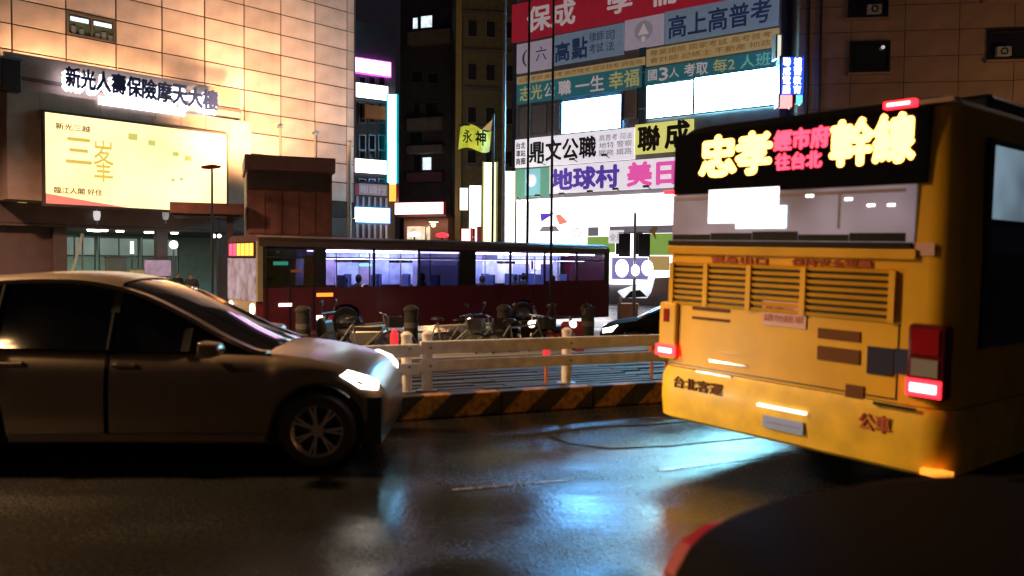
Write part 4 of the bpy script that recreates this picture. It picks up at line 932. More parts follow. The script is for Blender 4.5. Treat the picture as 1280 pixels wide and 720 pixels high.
# hatch outline
for q in ((.09, .10, .80, 1.34), (2.19, 2.2, .80, 1.34)): box(q[0], q[1], -.004, .0, q[2], q[3]).build('panel_gap', M['black'], y_)
box(.1, 2.19, -.004, .0, .80, .81).build('panel_gap', M['black'], y_)
PR = pc('bus_red_print', (.55, .12, .03)); PD = pc('bus_brown_print', (.15, .045, .003)); PD.node_tree.nodes['Principled BSDF'].inputs['Roughness'].default_value = .8; PM = pc('bus_pink_print', (.75, .45, .42))
lettering('緊急出口', *[YB.px(a, 312)[0] for a in (886, 954)], 1.735, 1.785, PR, y_, y=-.003, bold=.03)
lettering('保持安全距離', *[YB.px(a, 312)[0] for a in (985, 1085)], 1.735, 1.785, PR, y_, y=-.003, bold=.02)
yq(1104, 303, 1160, 318, PM, 'sticker', -.008, .006)
for k in range(3): yq(862, 376+k*12, 908, 383+k*12, PD, 'vent_slot', -.008, .006)
st, x0, x1, z0, z1 = yq(949, 378, 1003, 413, PM, 'sticker', -.01, .008); lettering('禮讓行人\n請勿超車', x0+.02, x1-.02, z0+.03, z1-.03, PR, st, y=-.011, bold=0, depth=.003)
yq(1018, 411, 1070, 428, PD, 'sticker', -.010, .008); yq(1018, 433, 1070, 456, PD, 'sticker', -.010, .008)
yq(1080, 432, 1112, 470, mat('navy_sticker', (.015, .015, .05), .8), 'sticker', -.010, .008); yq(1114, 434, 1138, 468, mat('blue_sticker', (.02, .025, .08), .8), 'sticker', -.010, .008)
st, x0, x1, z0, z1 = yq(1054, 480, 1076, 500, PD, 'sticker', -.010, .008)
# chrome strips shaped as streaks of headlamp glare on the paint
yq(868, 470, 912, 474, M['chrome'], 'glare_strip', -.02, .012); yq(884, 456, 930, 460, M['chrome'], 'glare_strip', -.02, .012); yq(902, 444, 928, 447, M['chrome'], 'glare_strip', -.02, .012)
# plate
st, x0, x1, z0, z1 = yq(952, 521, 1002, 546, mat('number_plate', (.30, .38, .70), .6), 'number_plate', -.06, .012)
lettering('253-FZ', x0+.03, x1-.03, z0+.05, z1-.05, P['black'], st, y=-.062, bold=.035, depth=.004)
yq(944, 510, 1004, 517, emit('plate_lamp', (1, .85, .95), 2.2), 'plate_lamp', -.075, .03)
lettering('台北客運', *[YB.px(a, 500)[0] for a in (845, 905)], .60, .70, PD, y_, y=-.045, bold=.02)
lettering('公車', *[YB.px(a, 540)[0] for a in (1075, 1115)], .56, .68, PR, y_, y=-.045, bold=.02)
yq(1088, 505, 1142, 509, M['chrome'], 'trim_chip', -.05, .02)
# tail lamps
tc_ = MB().box(2.27, 2.53, -.04, .1, .84, 1.36).build('tail_lamp_cluster', mat('dark_red_lens', (.12, .01, .01), .12), y_, bevel=.03)
box(2.28, 2.52, -.05, -.041, .86, .98).build('lit_lens', E['tail'], tc_, bevel=.004); box(2.31, 2.49, -.056, -.051, .89, .95).build('lamp_core', E['core'], tc_, bevel=.002)
box(2.31, 2.49, -.048, -.041, 1.0, 1.12).build('clear_lens', mat('grey_lens', (.3, .28, .28), .15), tc_); box(2.31, 2.49, -.048, -.041, 1.15, 1.33).build('red_lens', mat('red_lens', (.30, .01, .015), .1), tc_)
tc2 = MB().box(-.0, .20, -.04, .1, .84, 1.36).build('tail_lamp_cluster', M['yellow'], y_, bevel=.02)
box(-.02, .21, -.052, -.041, .87, .97).build('lit_lens', E['tail'], tc2); box(.02, .17, -.058, -.053, .90, .94).build('lamp_core', E['core'], tc2); box(.06, .12, -.048, -.041, 1.18, 1.30).build('red_lens', bpy.data.materials['red_lens'], tc2)
MB().box(2.42, 2.60, -.08, .02, .335, .375).build('marker_lamp', E['amber'], y_)
MB().box(2.02, 2.24, -.03, .03, 2.865, 2.915).build('top_marker_lamp', E['tail'], y_, bevel=.005); MB().box(2.05, 2.21, -.035, -.031, 2.88, 2.90).build('lamp_core', E['core'], y_)
MB().box(2.27, 2.5, -.02, .08, 2.868, 2.90).build('top_clear_lamp', mat('clear_lamp', (.7, .5, .42), .3), y_)
MB().box(.0, .10, -.03, .03, 2.34, 2.37).build('top_marker_lamp', E['tail'], y_)
# right side: windows and lower panel
sw = MB().box(BW2-.008, BW2+.006, .42, 9.6, 1.18, 2.66).build('side_glazing', M['dark'], y_)
for k in range(7): MB().box(BW2+.007, BW2+.02, .42+k*1.4, .50+k*1.4, 1.18, 2.66).build('window_pillar', M['black'], sw)
box(BW2+.007, BW2+.016, .5, 9.5, 2.06, 2.10).build('window_rail', M['black'], sw)
box(BW2+.0062, BW2+.0068, .5, 9.5, 2.10, 2.62).build('upper_pane_reflection', emit('bluish_pane_reflection', (.25, .36, .45), .45, .7, 1.3), sw)  # glowing band paints a bluish reflection on the upper side windows
for wx_ in (2.7, 8.0):
    w_ = MB().lathe((BW2-.25, wx_, .48), (1, 0, 0), [(.3, .27), (.44, .27), (.48, .22), (.48, .0), (.3, .0)], 24).build('tyre', M['rubber'], y_, smooth=30)
    MB().lathe((BW2-.25, wx_, .48), (1, 0, 0), [(0, .26), (.1, .26), (.14, .2), (.26, .22), (.31, .26)], 20).build('rim', M['steel'], w_, smooth=30)
    MB().lathe((.0, wx_, .48), (1, 0, 0), [(.3, .0), (.44, .0), (.48, .05), (.48, .26), (.3, .28)], 24).build('tyre', M['rubber'], y_, smooth=30)
# box over the roof line (air conditioning)
MB().box(.3, BW2-.3, 1.2, 5.2, 2.96, 3.12).build('roof_unit', M['black'], y_, bevel=.04)

# ------------------------------------------------------------------ cars
def interp(tab, x):
    if x <= tab[0][0]: return tab[0][1:]
    for a, b in zip(tab, tab[1:]):
        if x <= b[0]:
            t_ = (x-a[0])/(b[0]-a[0]); t_ = t_*t_*(3-2*t_) if False else t_
            return tuple(p+(q-p)*t_ for p, q in zip(a[1:], b[1:]))
    return tab[-1][1:]
def smooth_tab(tab, step=.04):
    """Catmull-Rom through the stations"""
    xs_ = []; x = tab[0][0]
    n = len(tab); out = []
    for i in range(n-1):
        p0, p1, p2, p3 = tab[max(i-1, 0)], tab[i], tab[i+1], tab[min(i+2, n-1)]
        m_ = max(1, int((p2[0]-p1[0])/step))
        for j in range(m_):
            t_ = j/m_
            row = [p1[0]+(p2[0]-p1[0])*t_]
            for a in range(1, len(p1)):
                # limited tangents
                d1 = (p2[a]-p0[a])/max(p2[0]-p0[0], 1e-6)*(p2[0]-p1[0]); d2 = (p3[a]-p1[a])/max(p3[0]-p1[0], 1e-6)*(p2[0]-p1[0])
                h00 = 2*t_**3-3*t_**2+1; h10 = t_**3-2*t_**2+t_; h01 = -2*t_**3+3*t_**2; h11 = t_**3-t_**2
                row.append(h00*p1[a]+h10*d1+h01*p2[a]+h11*d2)
            out.append(tuple(row))
    out.append(tuple(tab[-1])); return out
def make_car(F, x, y, z, rz, label, spec, paint, lampm, tailm):
    """local x forward (nose at +), y left"""
    o = F.root('parked_car' if spec.get('parked') else 'car', label, 'car', x, y, z, rz=rz)
    L = spec['L']; hw = spec['hw']; fwx, rwx, wr = spec['fw'], spec['rw'], spec['wr']
    st_ = smooth_tab(spec['low'])            # (x, zbottom, ztop(belt/hood), half width)
    rows = []
    for (x_, zb_, zt_, w_) in st_:
        for c_ in (fwx, rwx):
            d = abs(x_-c_); ra = wr+.055
            if d < ra: zb_ = max(zb_, wr+math.sqrt(ra*ra-d*d))
        zb_ = min(zb_, zt_-.06); h_ = zt_-zb_
        sec = [(w_*.93, zb_), (w_*.985, zb_+h_*.12), (w_*1.0, zb_+h_*.35), (w_*1.0, zb_+h_*.55), (w_*.985, zb_+h_*.74), (w_*.96, zb_+h_*.88), (w_*.92, zb_+h_*.96), (w_*.84, zt_), (w_*.5, zt_+.025), (0, zt_+.035)]
        rows.append((x_, sec))
    k = len(rows[0][1])
    cuts = spec['cuts']                      # (name, x0, x1) by side; top faces go to bonnet / boot
    def piece(name, sel, side):
        b = MB()
        for i in range(len(rows)-1):
            xa, sa = rows[i]; xb, sb2 = rows[i+1]; xm = (xa+xb)/2
            for j in range(k-1):
                if sel(xm, j):
                    b.add([(xa, side*sa[j][0], sa[j][1]), (xb, side*sb2[j][0], sb2[j][1]), (xb, side*sb2[j+1][0], sb2[j+1][1]), (xa, side*sa[j+1][0], sa[j+1][1])], [(0, 1, 2, 3)])
        if b.f: return b.build(name, paint, o, smooth=50)
    for side in (-1, 1):
        for nm, a, b2 in cuts:
            piece(nm, lambda xm, j: a < xm <= b2 and j < 7, side)
    bt = MB()
    for nm, a, b2 in spec['tops']:
        b = MB()
        for i in range(len(rows)-1):
            xa, sa = rows[i]; xb, sb2 = rows[i+1]; xm = (xa+xb)/2
            if a < xm <= b2:
                for side in (-1, 1):
                    for j in (7, 8): b.add([(xa, side*sa[j][0], sa[j][1]), (xb, side*sb2[j][0], sb2[j][1]), (xb, side*sb2[j+1][0], sb2[j+1][1]), (xa, side*sa[j+1][0], sa[j+1][1])], [(0, 1, 2, 3)])
        if b.f: b.build(nm, paint, o, smooth=50)
    for idx, nm in ((0, 'rear_bumper'), (-1, 'front_bumper')):
        x_, sec = rows[idx]; pts = [(x_, s, z_) for s, z_ in sec]+[(x_, -s, z_) for s, z_ in sec[::-1][1:]]
        MB().add(pts, [tuple(range(len(pts)))]).build(nm, paint, o)
    box(-L*.47, L*.45, -hw*.9, hw*.9, .2, .6).build('underbody', M['black'], o)
    # greenhouse
    gt = smooth_tab(spec['glass'], .06)      # (x, zbelt, ztop, half width belt, half width roof)
    gr = [(x_, [(wb, zb_), (wb*.45+wt_*.55, zb_+(zt_-zb_)*.55), (wt_, zb_+max(zt_-zb_-.05, 0)*1.0), (wt_*.86, zt_-.005), (wt_*.4, zt_+.02), (0, zt_+.025)]) for (x_, zb_, zt_, wb, wt_) in gt]
    b = MB(); q = MB()
    for i in range(len(gr)-1):
        xa, sa = gr[i]; xb, sb2 = gr[i+1]
        for side in (-1, 1):
            for j in range(5):
                roof = j >= 2 and spec['roof'][0] < (xa+xb)/2 < spec['roof'][1]
                tgt = q if roof else b; e = .012 if roof else 0
                tgt.add([(xa, side*(sa[j][0]+(e if j < 4 else 0)), sa[j][1]+e), (xb, side*(sb2[j][0]+(e if j < 4 else 0)), sb2[j][1]+e), (xb, side*(sb2[j+1][0]+(e if j < 3 else 0)), sb2[j+1][1]+e), (xa, side*(sa[j+1][0]+(e if j < 3 else 0)), sa[j+1][1]+e)], [(0, 1, 2, 3)])
    b.build('window_glass', M['dark'], o, smooth=60); q.build('roof', paint, o, smooth=60)
    # pillars
    for side in (-1, 1):
        for (ia, ja, ib, jb, w2) in spec['pillars'](gr):
            pass
        pth = [(g_[0], side*(g_[1][2][0]+.012), g_[1][2][1]+.008) for g_ in gr]
        b = MB()
        for a, c_ in zip(pth, pth[1:]): b.bar(a, c_, .055 if a[0] < spec['roof'][1] else .085, .035)
        b.build('roof_rail', paint, o)
        for xp in spec['bpil']:
            g_ = min(gr, key=lambda g_: abs(g_[0]-xp)); s = g_[1]
            MB().bar((g_[0], side*(s[0][0]+.004), s[0][1]), (g_[0], side*(s[1][0]+.006), s[1][1]), .07, .02).bar((g_[0], side*(s[1][0]+.006), s[1][1]), (g_[0], side*(s[2][0]+.006), s[2][1]), .07, .02).build('pillar', M['black'], o)
        MB().bar((gr[2][0], side*(gr[2][1][0][0]+.012), gr[2][1][0][1]+.0), (gr[-3][0], side*(gr[-3][1][0][0]+.012), gr[-3][1][0][1]), .02, .02).build('belt_moulding', M['chrome'] if spec.get('chromebelt') else M['black'], o)
    # wheels
    for wx_ in (fwx, rwx):
        for side in (-1, 1):
            w_ = MB().lathe((wx_, side*(hw-.2), wr), (0, side, 0), [(wr*.68, .19), (wr*.9, .20), (wr*.985, .16), (wr, .1), (wr*.97, .02), (wr*.68, .0)], 36).build('tyre', M['rubber'], o, smooth=35)
            rm = MB().lathe((wx_, side*(hw-.2), wr), (0, side, 0), [(wr*.60, .15), (wr*.69, .19), (wr*.69, .0)], 36)
            rm.lathe((wx_, side*(hw-.2), wr), (0, side, 0), [(0, .17), (.05, .17), (.07, .13)], 20)
            for s_ in range(7):
                a = 2*math.pi*s_/7
                for da in (-.11, .11):
                    rm.bar((wx_+.05*math.cos(a), side*(hw-.05), wr+.05*math.sin(a)), (wx_+wr*.64*math.cos(a+da), side*(hw-.045), wr+wr*.64*math.sin(a+da)), .028, .022)
            rm.build('rim', M['alloy'], w_, smooth=30)
            MB().lathe((wx_, side*(hw-.21), wr), (0, side, 0), [(0, .02), (wr*.45, .02), (wr*.45, .04), (0, .04)], 20).build('brake_disc', M['grey'], w_)
            MB().lathe((wx_, side*(hw-.42), wr), (0, side, 0), [(0, 0), (wr+.05, 0), (wr+.05, .36)], 28).build('wheel_housing', M['black'], o)
    # handles, mirrors, lamps
    for side in (-1, 1):
        for hx, hz in spec['handles']: MB().box(hx-.1, hx+.1, side*(hw+.0)-.018, side*(hw+.0)+.018, hz-.018, hz+.018).build('door_handle', paint, o, bevel=.012)
        mx, mz = spec['mirror']; mb_ = MB().prism([(mx-.08, mz-.07), (mx+.05, mz-.06), (mx+.11, mz-.01), (mx+.08, mz+.05), (mx-.07, mz+.07)], side*(hw+.02), side*(hw+.21)).build('mirror', paint, o, smooth=50, bevel=.02)
        MB().bar((mx, side*(hw-.06), mz-.05), (mx, side*(hw+.04), mz-.02), .05).build('mirror_arm', M['black'], mb_)
        for pts, mm, nm in spec['lamps'](lampm, tailm):
            b = MB(); n_ = len(pts)
            b.add([(a, side*c_, d) for a, c_, d in pts], [tuple(range(n_))])
            bm_v = [(a-(.05 if nm == 'headlight' else -.05), side*(c_-.06), d) for a, c_, d in pts]
            b.add([(a, side*c_, d) for a, c_, d in pts]+bm_v, [(i, (i+1) % n_, n_+(i+1) % n_, n_+i) for i in range(n_)])
            b.build(nm, mm, o)
        MB().bar((rwx+wr+.1, side*(hw-.01), .27), (fwx-wr-.1, side*(hw-.01), .27), .03, .06).build('sill_trim', M['black'] if not spec.get('silltrim') else paint, o)
    return o
mpv = dict(L=4.5, hw=.87, fw=1.5, rw=-1.45, wr=.325,
  low=[(-2.2, .45, .80, .72), (-2.12, .30, .98, .80), (-1.9, .24, 1.03, .85), (-1.3, .22, 1.02, .87), (-.5, .21, 1.00, .87), (.4, .21, .98, .87), (1.0, .22, .965, .87), (1.35, .23, .93, .865), (1.62, .24, .875, .85), (1.85, .25, .80, .81), (1.95, .27, .735, .75), (2.02, .30, .64, .65), (2.06, .36, .54, .54)],
  cuts=[('rear_wing', -3, -1.18), ('door', -1.17, -.24), ('door', -.23, .80), ('front_wing', .81, 3)],
  tops=[('tailgate', -3, -1.9), ('scuttle', -1.9, .75), ('bonnet', .76, 3)],
  glass=[(-2.1, 1.0, 1.02, .76, .74), (-2.0, 1.02, 1.28, .78, .68), (-1.8, 1.02, 1.50, .80, .62), (-1.3, 1.01, 1.575, .82, .61), (-.72, 1.0, 1.60, .83, .61), (-.36, .99, 1.57, .83, .60), (-.02, .985, 1.48, .82, .60), (.33, .98, 1.32, .80, .62), (.70, .97, 1.13, .77, .68), (1.06, .96, .975, .72, .71)],
  roof=(-1.95, -.2), bpil=(-1.18, -.24, .42), pillars=lambda g_: [], handles=[(-1.0, .88), (-.08, .87)], mirror=(.66, 1.02), silltrim=True,
  lamps=lambda a, b: [([(1.99, .70, .72), (1.92, .775, .78), (1.78, .83, .83), (1.70, .856, .79), (1.86, .822, .68), (1.99, .72, .655)], a, 'headlight'), ([(-2.17, .76, .95), (-2.0, .835, .95), (-2.0, .845, .72), (-2.17, .77, .72)], b, 'tail_light')])
CF1 = Frame(-2.56, 6.66+.87-.06, R(1.5))
car1 = make_car(CF1, -.58, 0, 0, 0, 'silver brown people carrier driving right at the left, headlamp lit', mpv, M['silver'], E['head'], E['taild'])
ld = bpy.data.lights.new('headlamp_beam', 'SPOT'); ld.energy = 130; ld.color = (1, .9, .7); ld.spot_size = R(75); ld.spot_blend = 1; ld.shadow_soft_size = .08
lo = bpy.data.objects.new('headlamp_beam', ld); C.objects.link(lo); lo.parent = car1; ld.specular_factor = .1; lo.location = (2.2, -.6, .7); lo.rotation_euler = (R(82), 0, R(-95))
sedan = dict(L=4.7, hw=.88, fw=1.4, rw=-1.35, wr=.33,
  low=[(-2.38, .46, .62, .62), (-2.35, .36, .74, .70), (-2.25, .28, .86, .77), (-2.05, .24, .95, .82), (-1.75, .23, 1.01, .86), (-1.3, .22, 1.045, .88), (-.9, .22, 1.02, .88), (-.4, .21, .97, .88), (.5, .21, .95, .88), (1.1, .22, .93, .87), (1.5, .24, .89, .86), (1.9, .26, .80, .82), (2.15, .30, .68, .72), (2.25, .36, .54, .58)],
  cuts=[('rear_wing', -3, -1.02), ('door', -1.01, -.02), ('door', -.01, 1.0), ('front_wing', 1.01, 3)],
  tops=[('boot_lid', -3, -1.2), ('parcel_shelf', -1.2, 1.05), ('bonnet', 1.06, 3)],
  glass=[(-1.25, 1.03, 1.05, .74, .70), (-1.0, 1.02, 1.20, .78, .62), (-.8, 1.0, 1.39, .80, .58), (-.3, .98, 1.44, .81, .58), (.2, .96, 1.42, .81, .58), (.6, .95, 1.28, .80, .60), (1.1, .94, 1.06, .76, .66), (1.35, .91, .92, .7, .68)],
  roof=(-.95, .25), bpil=(-.98, -.02), pillars=lambda g_: [], handles=[(-.85, .84), (.12, .83)], mirror=(.72, 1.0),
  lamps=lambda a, b: [([(2.17, .70, .70), (2.02, .79, .74), (1.85, .83, .80), (1.95, .82, .64), (2.17, .72, .60)], a, 'headlight'), ([(-2.385, .67, .72), (-2.32, .745, .80), (-2.22, .80, .845), (-2.17, .825, .85), (-2.16, .845, .74), (-2.35, .755, .62)], b, 'tail_light')])
SF = Frame(2.86, 1.85, R(-3))
make_car(SF, 0, 0, 0, 0, 'glossy black saloon with rounded boot cut off at the bottom right', sedan, M['blackpaint'], E['taild'], emit('dull_tail_lens', (.35, .008, .02), .35))
s2 = dict(sedan); s2['parked'] = False
DF = Frame(4.4, 19.3, R(180-8))
make_car(DF, 0, 0, gz(19.3), 0, 'black saloon with lit headlamps behind the rail near the yellow bus', s2, M['blackpaint'], E['head'], E['taild'])

# ------------------------------------------------------------------ guard rails on the kerb
def rail_z(F, px_, py_, yo): return F.px(px_, py_, yo)[1]
def guard(x0, x1, posts, label, dz=0):
    o = KF.root('guard_rail', label, 'guard rail', x0, .55, .2, group='two rail guard fences on the median')
    L = x1-x0
    MB().box(0, L, -.03, .03, .46+dz, .61+dz).build('rail', M['rail'], o, bevel=.012); MB().box(0, L, -.03, .03, .25+dz, .385+dz).build('rail', M['rail'], o, bevel=.012)
    for q in posts:
        pt = MB().tube((q-x0, .10, 0), (q-x0, .10, .66), .062, n=16).build('post', M['post'], o, smooth=40)
        MB().lathe((q-x0, .10, .66), (0, 0, 1), [(.068, 0), (.07, .03), (.03, .06), (0, .065)], 16).build('post_cap', M['post'], pt, smooth=40)
        MB().lathe((q-x0, .10, 0), (0, 0, 1), [(.12, 0), (.12, .02), (.06, .022)], 16).build('base_plate', M['steel'], pt)
        for zz in (.32, .535): MB().tube((q-x0, -.05, zz), (q-x0, -.03, zz), .02, n=6).build('bolt', M['steel'], pt)
p1 = KF.px(508, 470, .65)[0]; p2 = KF.px(534, 470, .65)[0]; p3 = KF.px(708, 460, .65)[0]
sp = p3-p2
guard(p1-4*sp-.2, p1+.13, [p1, p1-sp, p1-2*sp, p1-3*sp, p1-4*sp], 'pale two rail guard fence left of the gap, partly behind the silver car', -.03)
guard(p2-.12, p2+4*sp, [p2, p3, p2+2*sp, p2+3*sp], 'pale two rail guard fence right of the gap, running behind the bus')
# delineators on the rail
def deline(px_, py_, m_, label, h=.3, yo=.75):
    x_, z_ = KF.px(px_, py_, yo); o = KF.root('delineator', label, 'delineator', x_, yo, .2)
    MB().tube((0, 0, 0), (0, 0, z_-.2), .022, n=10).build('stem', M['orange'], o)
    MB().lathe((0, 0, z_-.2-h*.5), (0, 0, 1), [(0, 0), (.045, .02), (.05, h*.8), (.03, h), (0, h+.01)], 12).build('reflector', m_, o, smooth=30)
deline(493, 428, emit('red_reflector', (.9, .03, .05), .8), 'red reflector post left of the fence gap')
deline(683, 436, bpy.data.materials['red_reflector'], 'red reflector post just left of the middle fence post', .2)
deline(815, 432, M['orange'], 'orange reflector post behind the rail near the yellow bus', .2)
deline(833, 424, bpy.data.materials['red_reflector'], 'red reflector post right beside the yellow bus corner', .2)
# dark bollards beyond the median
BO = [(379, 'leftmost dark bollard beyond the guard rail'), (514, 'dark bollard directly behind the fence gap'), (630, 'dark bollard between the two parked scooters'), (735, 'dark bollard just left of the black saloon beyond the rail')]
bF = Frame(0, 15.5, KF.a*.6)
proto = None
for q, lab in BO:
    x_, z_ = bF.px(q, 376)
    if not proto:
        proto = bF.root('bollard', lab, 'bollard', x_, 0, gz(15.5)); 
        MB().tube((0, 0, 0), (0, 0, 1.12), .13, n=16).build('shaft', M['rubber'], proto, smooth=40); MB().lathe((0, 0, 1.12), (0, 0, 1), [(.15, 0), (.15, .04), (.08, .1), (0, .11)], 16).build('cap', M['rubber'], proto, smooth=40)
        MB().lathe((0, 0, .80), (0, 0, 1), [(.132, 0), (.134, .0), (.134, .1), (.132, .1)], 16).build('band', M['concd'], proto); o = proto
    else: o = copy_tree(proto); o.location = bF.w(x_, 0, gz(15.5))
    props(o, lab, 'bollard', 'bollards beyond the guard rail')
# bicycles and scooters
def make_bike():
    o = bpy.data.objects.new('bicycle', None); C.objects.link(o)
    for wx_ in (-.52, .52):
        w_ = MB().lathe((wx_, 0, .34), (0, 1, 0), [(.31, -.018), (.34, -.012), (.345, 0), (.34, .012), (.31, .018)], 28, True).build('wheel', M['rubber'], o)
        s_ = MB()
        for i in range(9): a = math.pi*i/9; s_.bar((wx_-.31*math.cos(a), 0, .34-.31*math.sin(a)), (wx_+.31*math.cos(a), 0, .34+.31*math.sin(a)), .006)
        s_.build('spokes', M['steel'], w_)
    f_ = MB()
    for a, b in (((-.52,0,.34),(-.1,0,.30)), ((-.52,0,.34),(-.2,0,.80)), ((-.2,0,.86),(-.1,0,.30)), ((-.1,0,.30),(.36,0,.72)), ((-.18,0,.78),(.34,0,.82)), ((.34,0,.92),(.52,0,.34))): f_.tube(a, b, .018, n=8)
    f_.build('frame', M['grey'], o)
    MB().tube((.33,-.28,.98),(.33,.28,.98), .015, n=8).tube((.34,0,.9),(.33,0,.98), .016, n=8).build('handlebar', M['chrome'], o)
    MB().sphere((-.2, 0, .9), .13, 8, sx=1, sy=.55, sz=.3).build('saddle', M['black'], o, smooth=True)
    MB().tube((-.1,-.05,.30),(-.1,.05,.30), .09, n=14).bar((-.1,-.08,.30),(.02,-.08,.2), .02).bar((-.1,.08,.30),(-.22,.08,.4), .02).build('crank', M['steel'], o)
    b = MB().box(.42, .66, -.14, .14, .74, .76); 
    for a, c_, d, e in ((.42,.43,-.14,.14),(.65,.66,-.14,.14)): b.box(a, c_, d, e, .76, .93)
    b.box(.43,.65,-.14,-.13,.76,.93).box(.43,.65,.13,.14,.76,.93).build('basket', M['black'], o)
    return o
def make_scooter(col):
    o = bpy.data.objects.new('scooter', None); C.objects.link(o)
    for wx_ in (-.55, .60):
        w_ = MB().lathe((wx_, -.05, .24), (0, 1, 0), [(.13, .0), (.21, -.01), (.24, .03), (.24, .07), (.21, .11), (.13, .1)], 24).build('tyre', M['rubber'], o, smooth=30)
        MB().lathe((wx_, -.05, .24), (0, 1, 0), [(0, .0), (.06, -.01), (.14, .02)], 16).build('rim', M['steel'], w_)
    MB().prism([(-.85,.62),(-.80,.72),(-.2,.70),(-.08,.42),(.2,.34),(.2,.26),(-.35,.26),(-.5,.42)], -.15, .15).build('body', col, o, bevel=.03)
    MB().prism([(.2,.26),(.2,.34),(.30,.86),(.42,.95),(.50,.80),(.42,.42),(.34,.28)], -.2, .2).build('leg_shield', col, o, bevel=.03)
    MB().prism([(-.82,.725),(-.78,.82),(-.5,.80),(-.15,.80),(-.12,.71)], -.14, .14).build('seat', M['black'], o, bevel=.02)
    MB().prism([(.38,.50),(.55,.54),(.80,.44),(.84,.34),(.72,.46),(.55,.47)], -.07, .07).build('mudguard', col, o)
    MB().tube((.40,0,.9),(.60,0,.24), .03).build('fork', M['steel'], o)
    MB().tube((.32,-.32,1.02),(.32,.32,1.02), .018, n=8).tube((.36,0,.9),(.32,0,1.02), .03).build('handlebar', M['black'], o)
    for s in (-1, 1):
        m_ = MB().sphere((.30, s*.33, 1.22), .07, 8, sx=.3, sz=.7).build('mirror', M['black'], o); MB().tube((.32, s*.26, 1.02), (.30, s*.33, 1.18), .008, n=6).build('mirror_stem', M['black'], m_)
    MB().lathe((.47, 0, .88), (1, 0, 0), [(0, .03), (.06, .02), (.08, -.03)], 14).build('headlight', E['headd'], o)
    MB().box(-.88, -.855, -.07, .07, .60, .68).build('tail_light', E['taild'], o)
    return o
hF = Frame(0, 14.6, 0)
def put(o, px_, yrow, F, lab, cat, rz, grp, dx=0):
    Y = F.p.y; x_, _ = F.px(px_, 400); o.location = (x_, Y, gz(Y)); o.rotation_euler[2] = rz; props(o, lab, cat, grp)
bk = make_bike()
for i, (q, Y, rz, lab) in enumerate(((455, 14.0, 20, 'bicycle with white frame leaning left behind the left fence'), (560, 14.2, -15, 'bicycle turned right, just right of the fence gap'), (588, 14.8, 10, 'bicycle facing straight right, between fence gap and middle bollard'), (650, 14.3, 25, 'bicycle next to the bollard beyond the rail centre'))):
    o = bk if i == 0 else copy_tree(bk); put(o, q, 0, Frame(0, Y, 0), lab, 'bicycle', R(rz), 'bicycles parked beyond the median')
GM = mat('grey_scooter_paint', (.08, .08, .09), .3, coat=.5); RM = mat('red_scooter_paint', (.25, .02, .03), .3, coat=.5)
sa = make_scooter(M['blackpaint']); sb_ = make_scooter(RM); sc_ = make_scooter(GM)
put(sa, 669, 0, Frame(0, 15.4, 0), 'black scooter with lit headlamp facing the camera beyond the rail', 'scooter', R(-100), 'scooters beyond the median')
put(sb_, 704, 0, Frame(0, 15.2, 0), 'dark red scooter seen beside the black one', 'scooter', R(-70), 'scooters beyond the median')
put(sc_, 430, 0, Frame(0, 15.0, 0), 'grey scooter parked sideways behind the silver car bonnet', 'scooter', R(170), 'scooters beyond the median')
put(copy_tree(sc_), 610, 0, Frame(0, 16.0, 0), 'grey scooter standing left of the middle bollard', 'scooter', R(150), 'scooters beyond the median')
# small lamps seen over the red bus
F2 = Frame(0, 44, 0)
for q, rr, mm, lab in ((518, 293, E['down'], 'far street lamp with a white glowing head over the red bus'), (553, 294, E['tail'], 'far red lamp on a short post over the red bus')):
    x_, z_ = F2.px(q, rr); o = F2.root('signal_lamp', lab, 'lamp', x_, 0, -.5)
    MB().tube((0, 0, 0), (0, 0, z_+.4), .05).build('pole', M['steelpole'], o); MB().sphere((0, 0, z_+.5), .16, 8, sx=2.2, sz=.8).build('lamp_head', mm, o)

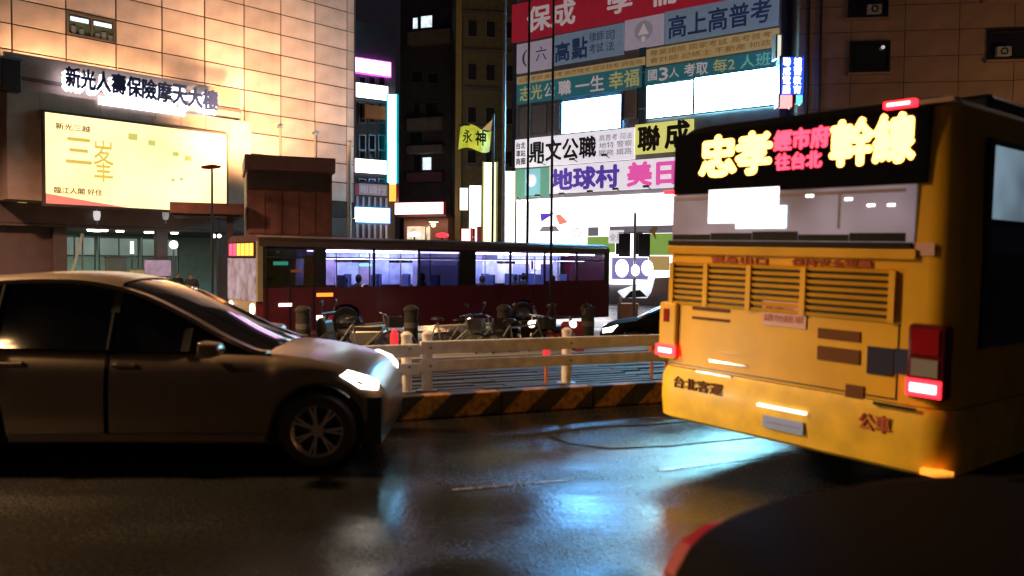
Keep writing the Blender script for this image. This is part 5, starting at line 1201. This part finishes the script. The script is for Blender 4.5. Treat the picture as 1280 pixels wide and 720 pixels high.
# ------------------------------------------------------------------ street lamps, most of them added outside the frame to light the scene
def street_lamp(x, y, h, dx, dy, energy, label, col=(1, .58, .24), size=.35, spot=150):
    o = bpy.data.objects.new('street_lamp', None); C.objects.link(o); o.location = (x, y, gz(y)); props(o, label, 'street lamp', 'tall sodium street lamps')
    MB().tube((0, 0, 0), (0, 0, h), .10, .06).build('pole', M['steelpole'], o, smooth=40); MB().tube((0, 0, h-.1), (dx, dy, h+.25), .04).build('arm', M['steelpole'], o)
    MB().box(dx-.35, dx+.35, dy-.14, dy+.14, h+.2, h+.34).build('lamp_head', M['steel'], o, bevel=.03); MB().box(dx-.25, dx+.25, dy-.1, dy+.1, h+.18, h+.198).build('lamp_lens', E['sodium'], o)
    ld = bpy.data.lights.new('street_light', 'SPOT' if spot else 'POINT'); ld.energy = energy; ld.color = col; ld.shadow_soft_size = size
    ld.specular_factor = .35
    if spot: ld.spot_size = R(spot); ld.spot_blend = .6
    lo = bpy.data.objects.new('street_light', ld); C.objects.link(lo); lo.parent = o; lo.location = (dx, dy, h+.1 if spot else h-.2)
    if not spot: MB().sphere((dx, dy, h+.04), .14, 8).build('globe', E['sodium'], o, smooth=True)
    return o
street_lamp(-11, 9.5, 8, 1.5, -1.0, 12500, 'sodium street lamp at the left behind the silver car, out of view')
street_lamp(-13, -5, 8, 1.0, 1.0, 1100, 'added sodium street lamp standing behind the viewer')  # unseen lamp added to warm the near side of the silver car
street_lamp(13, 13, 8, -1.5, 0, 750, 'added whitish street lamp beyond the yellow bus, out of view', col=(1, .72, .60), spot=0)  # unseen lamp added to light the red bus side
street_lamp(-19, 21, 9, 1.5, 0, 13000, 'added warm street lamp left of the lobby, out of view', col=(1, .55, .38))  # unseen lamp added to brighten the kiosk and sign block
street_lamp(27, 29, 7, -1.5, 0, 850, 'added sodium street lamp before the tan building, out of view', spot=0)  # unseen lamp added to brighten the tan wall
street_lamp(-5.6, 52, 4.6, .5, -.3, 420, 'short warm street lamp standing in the gap before the dark tower', spot=0)
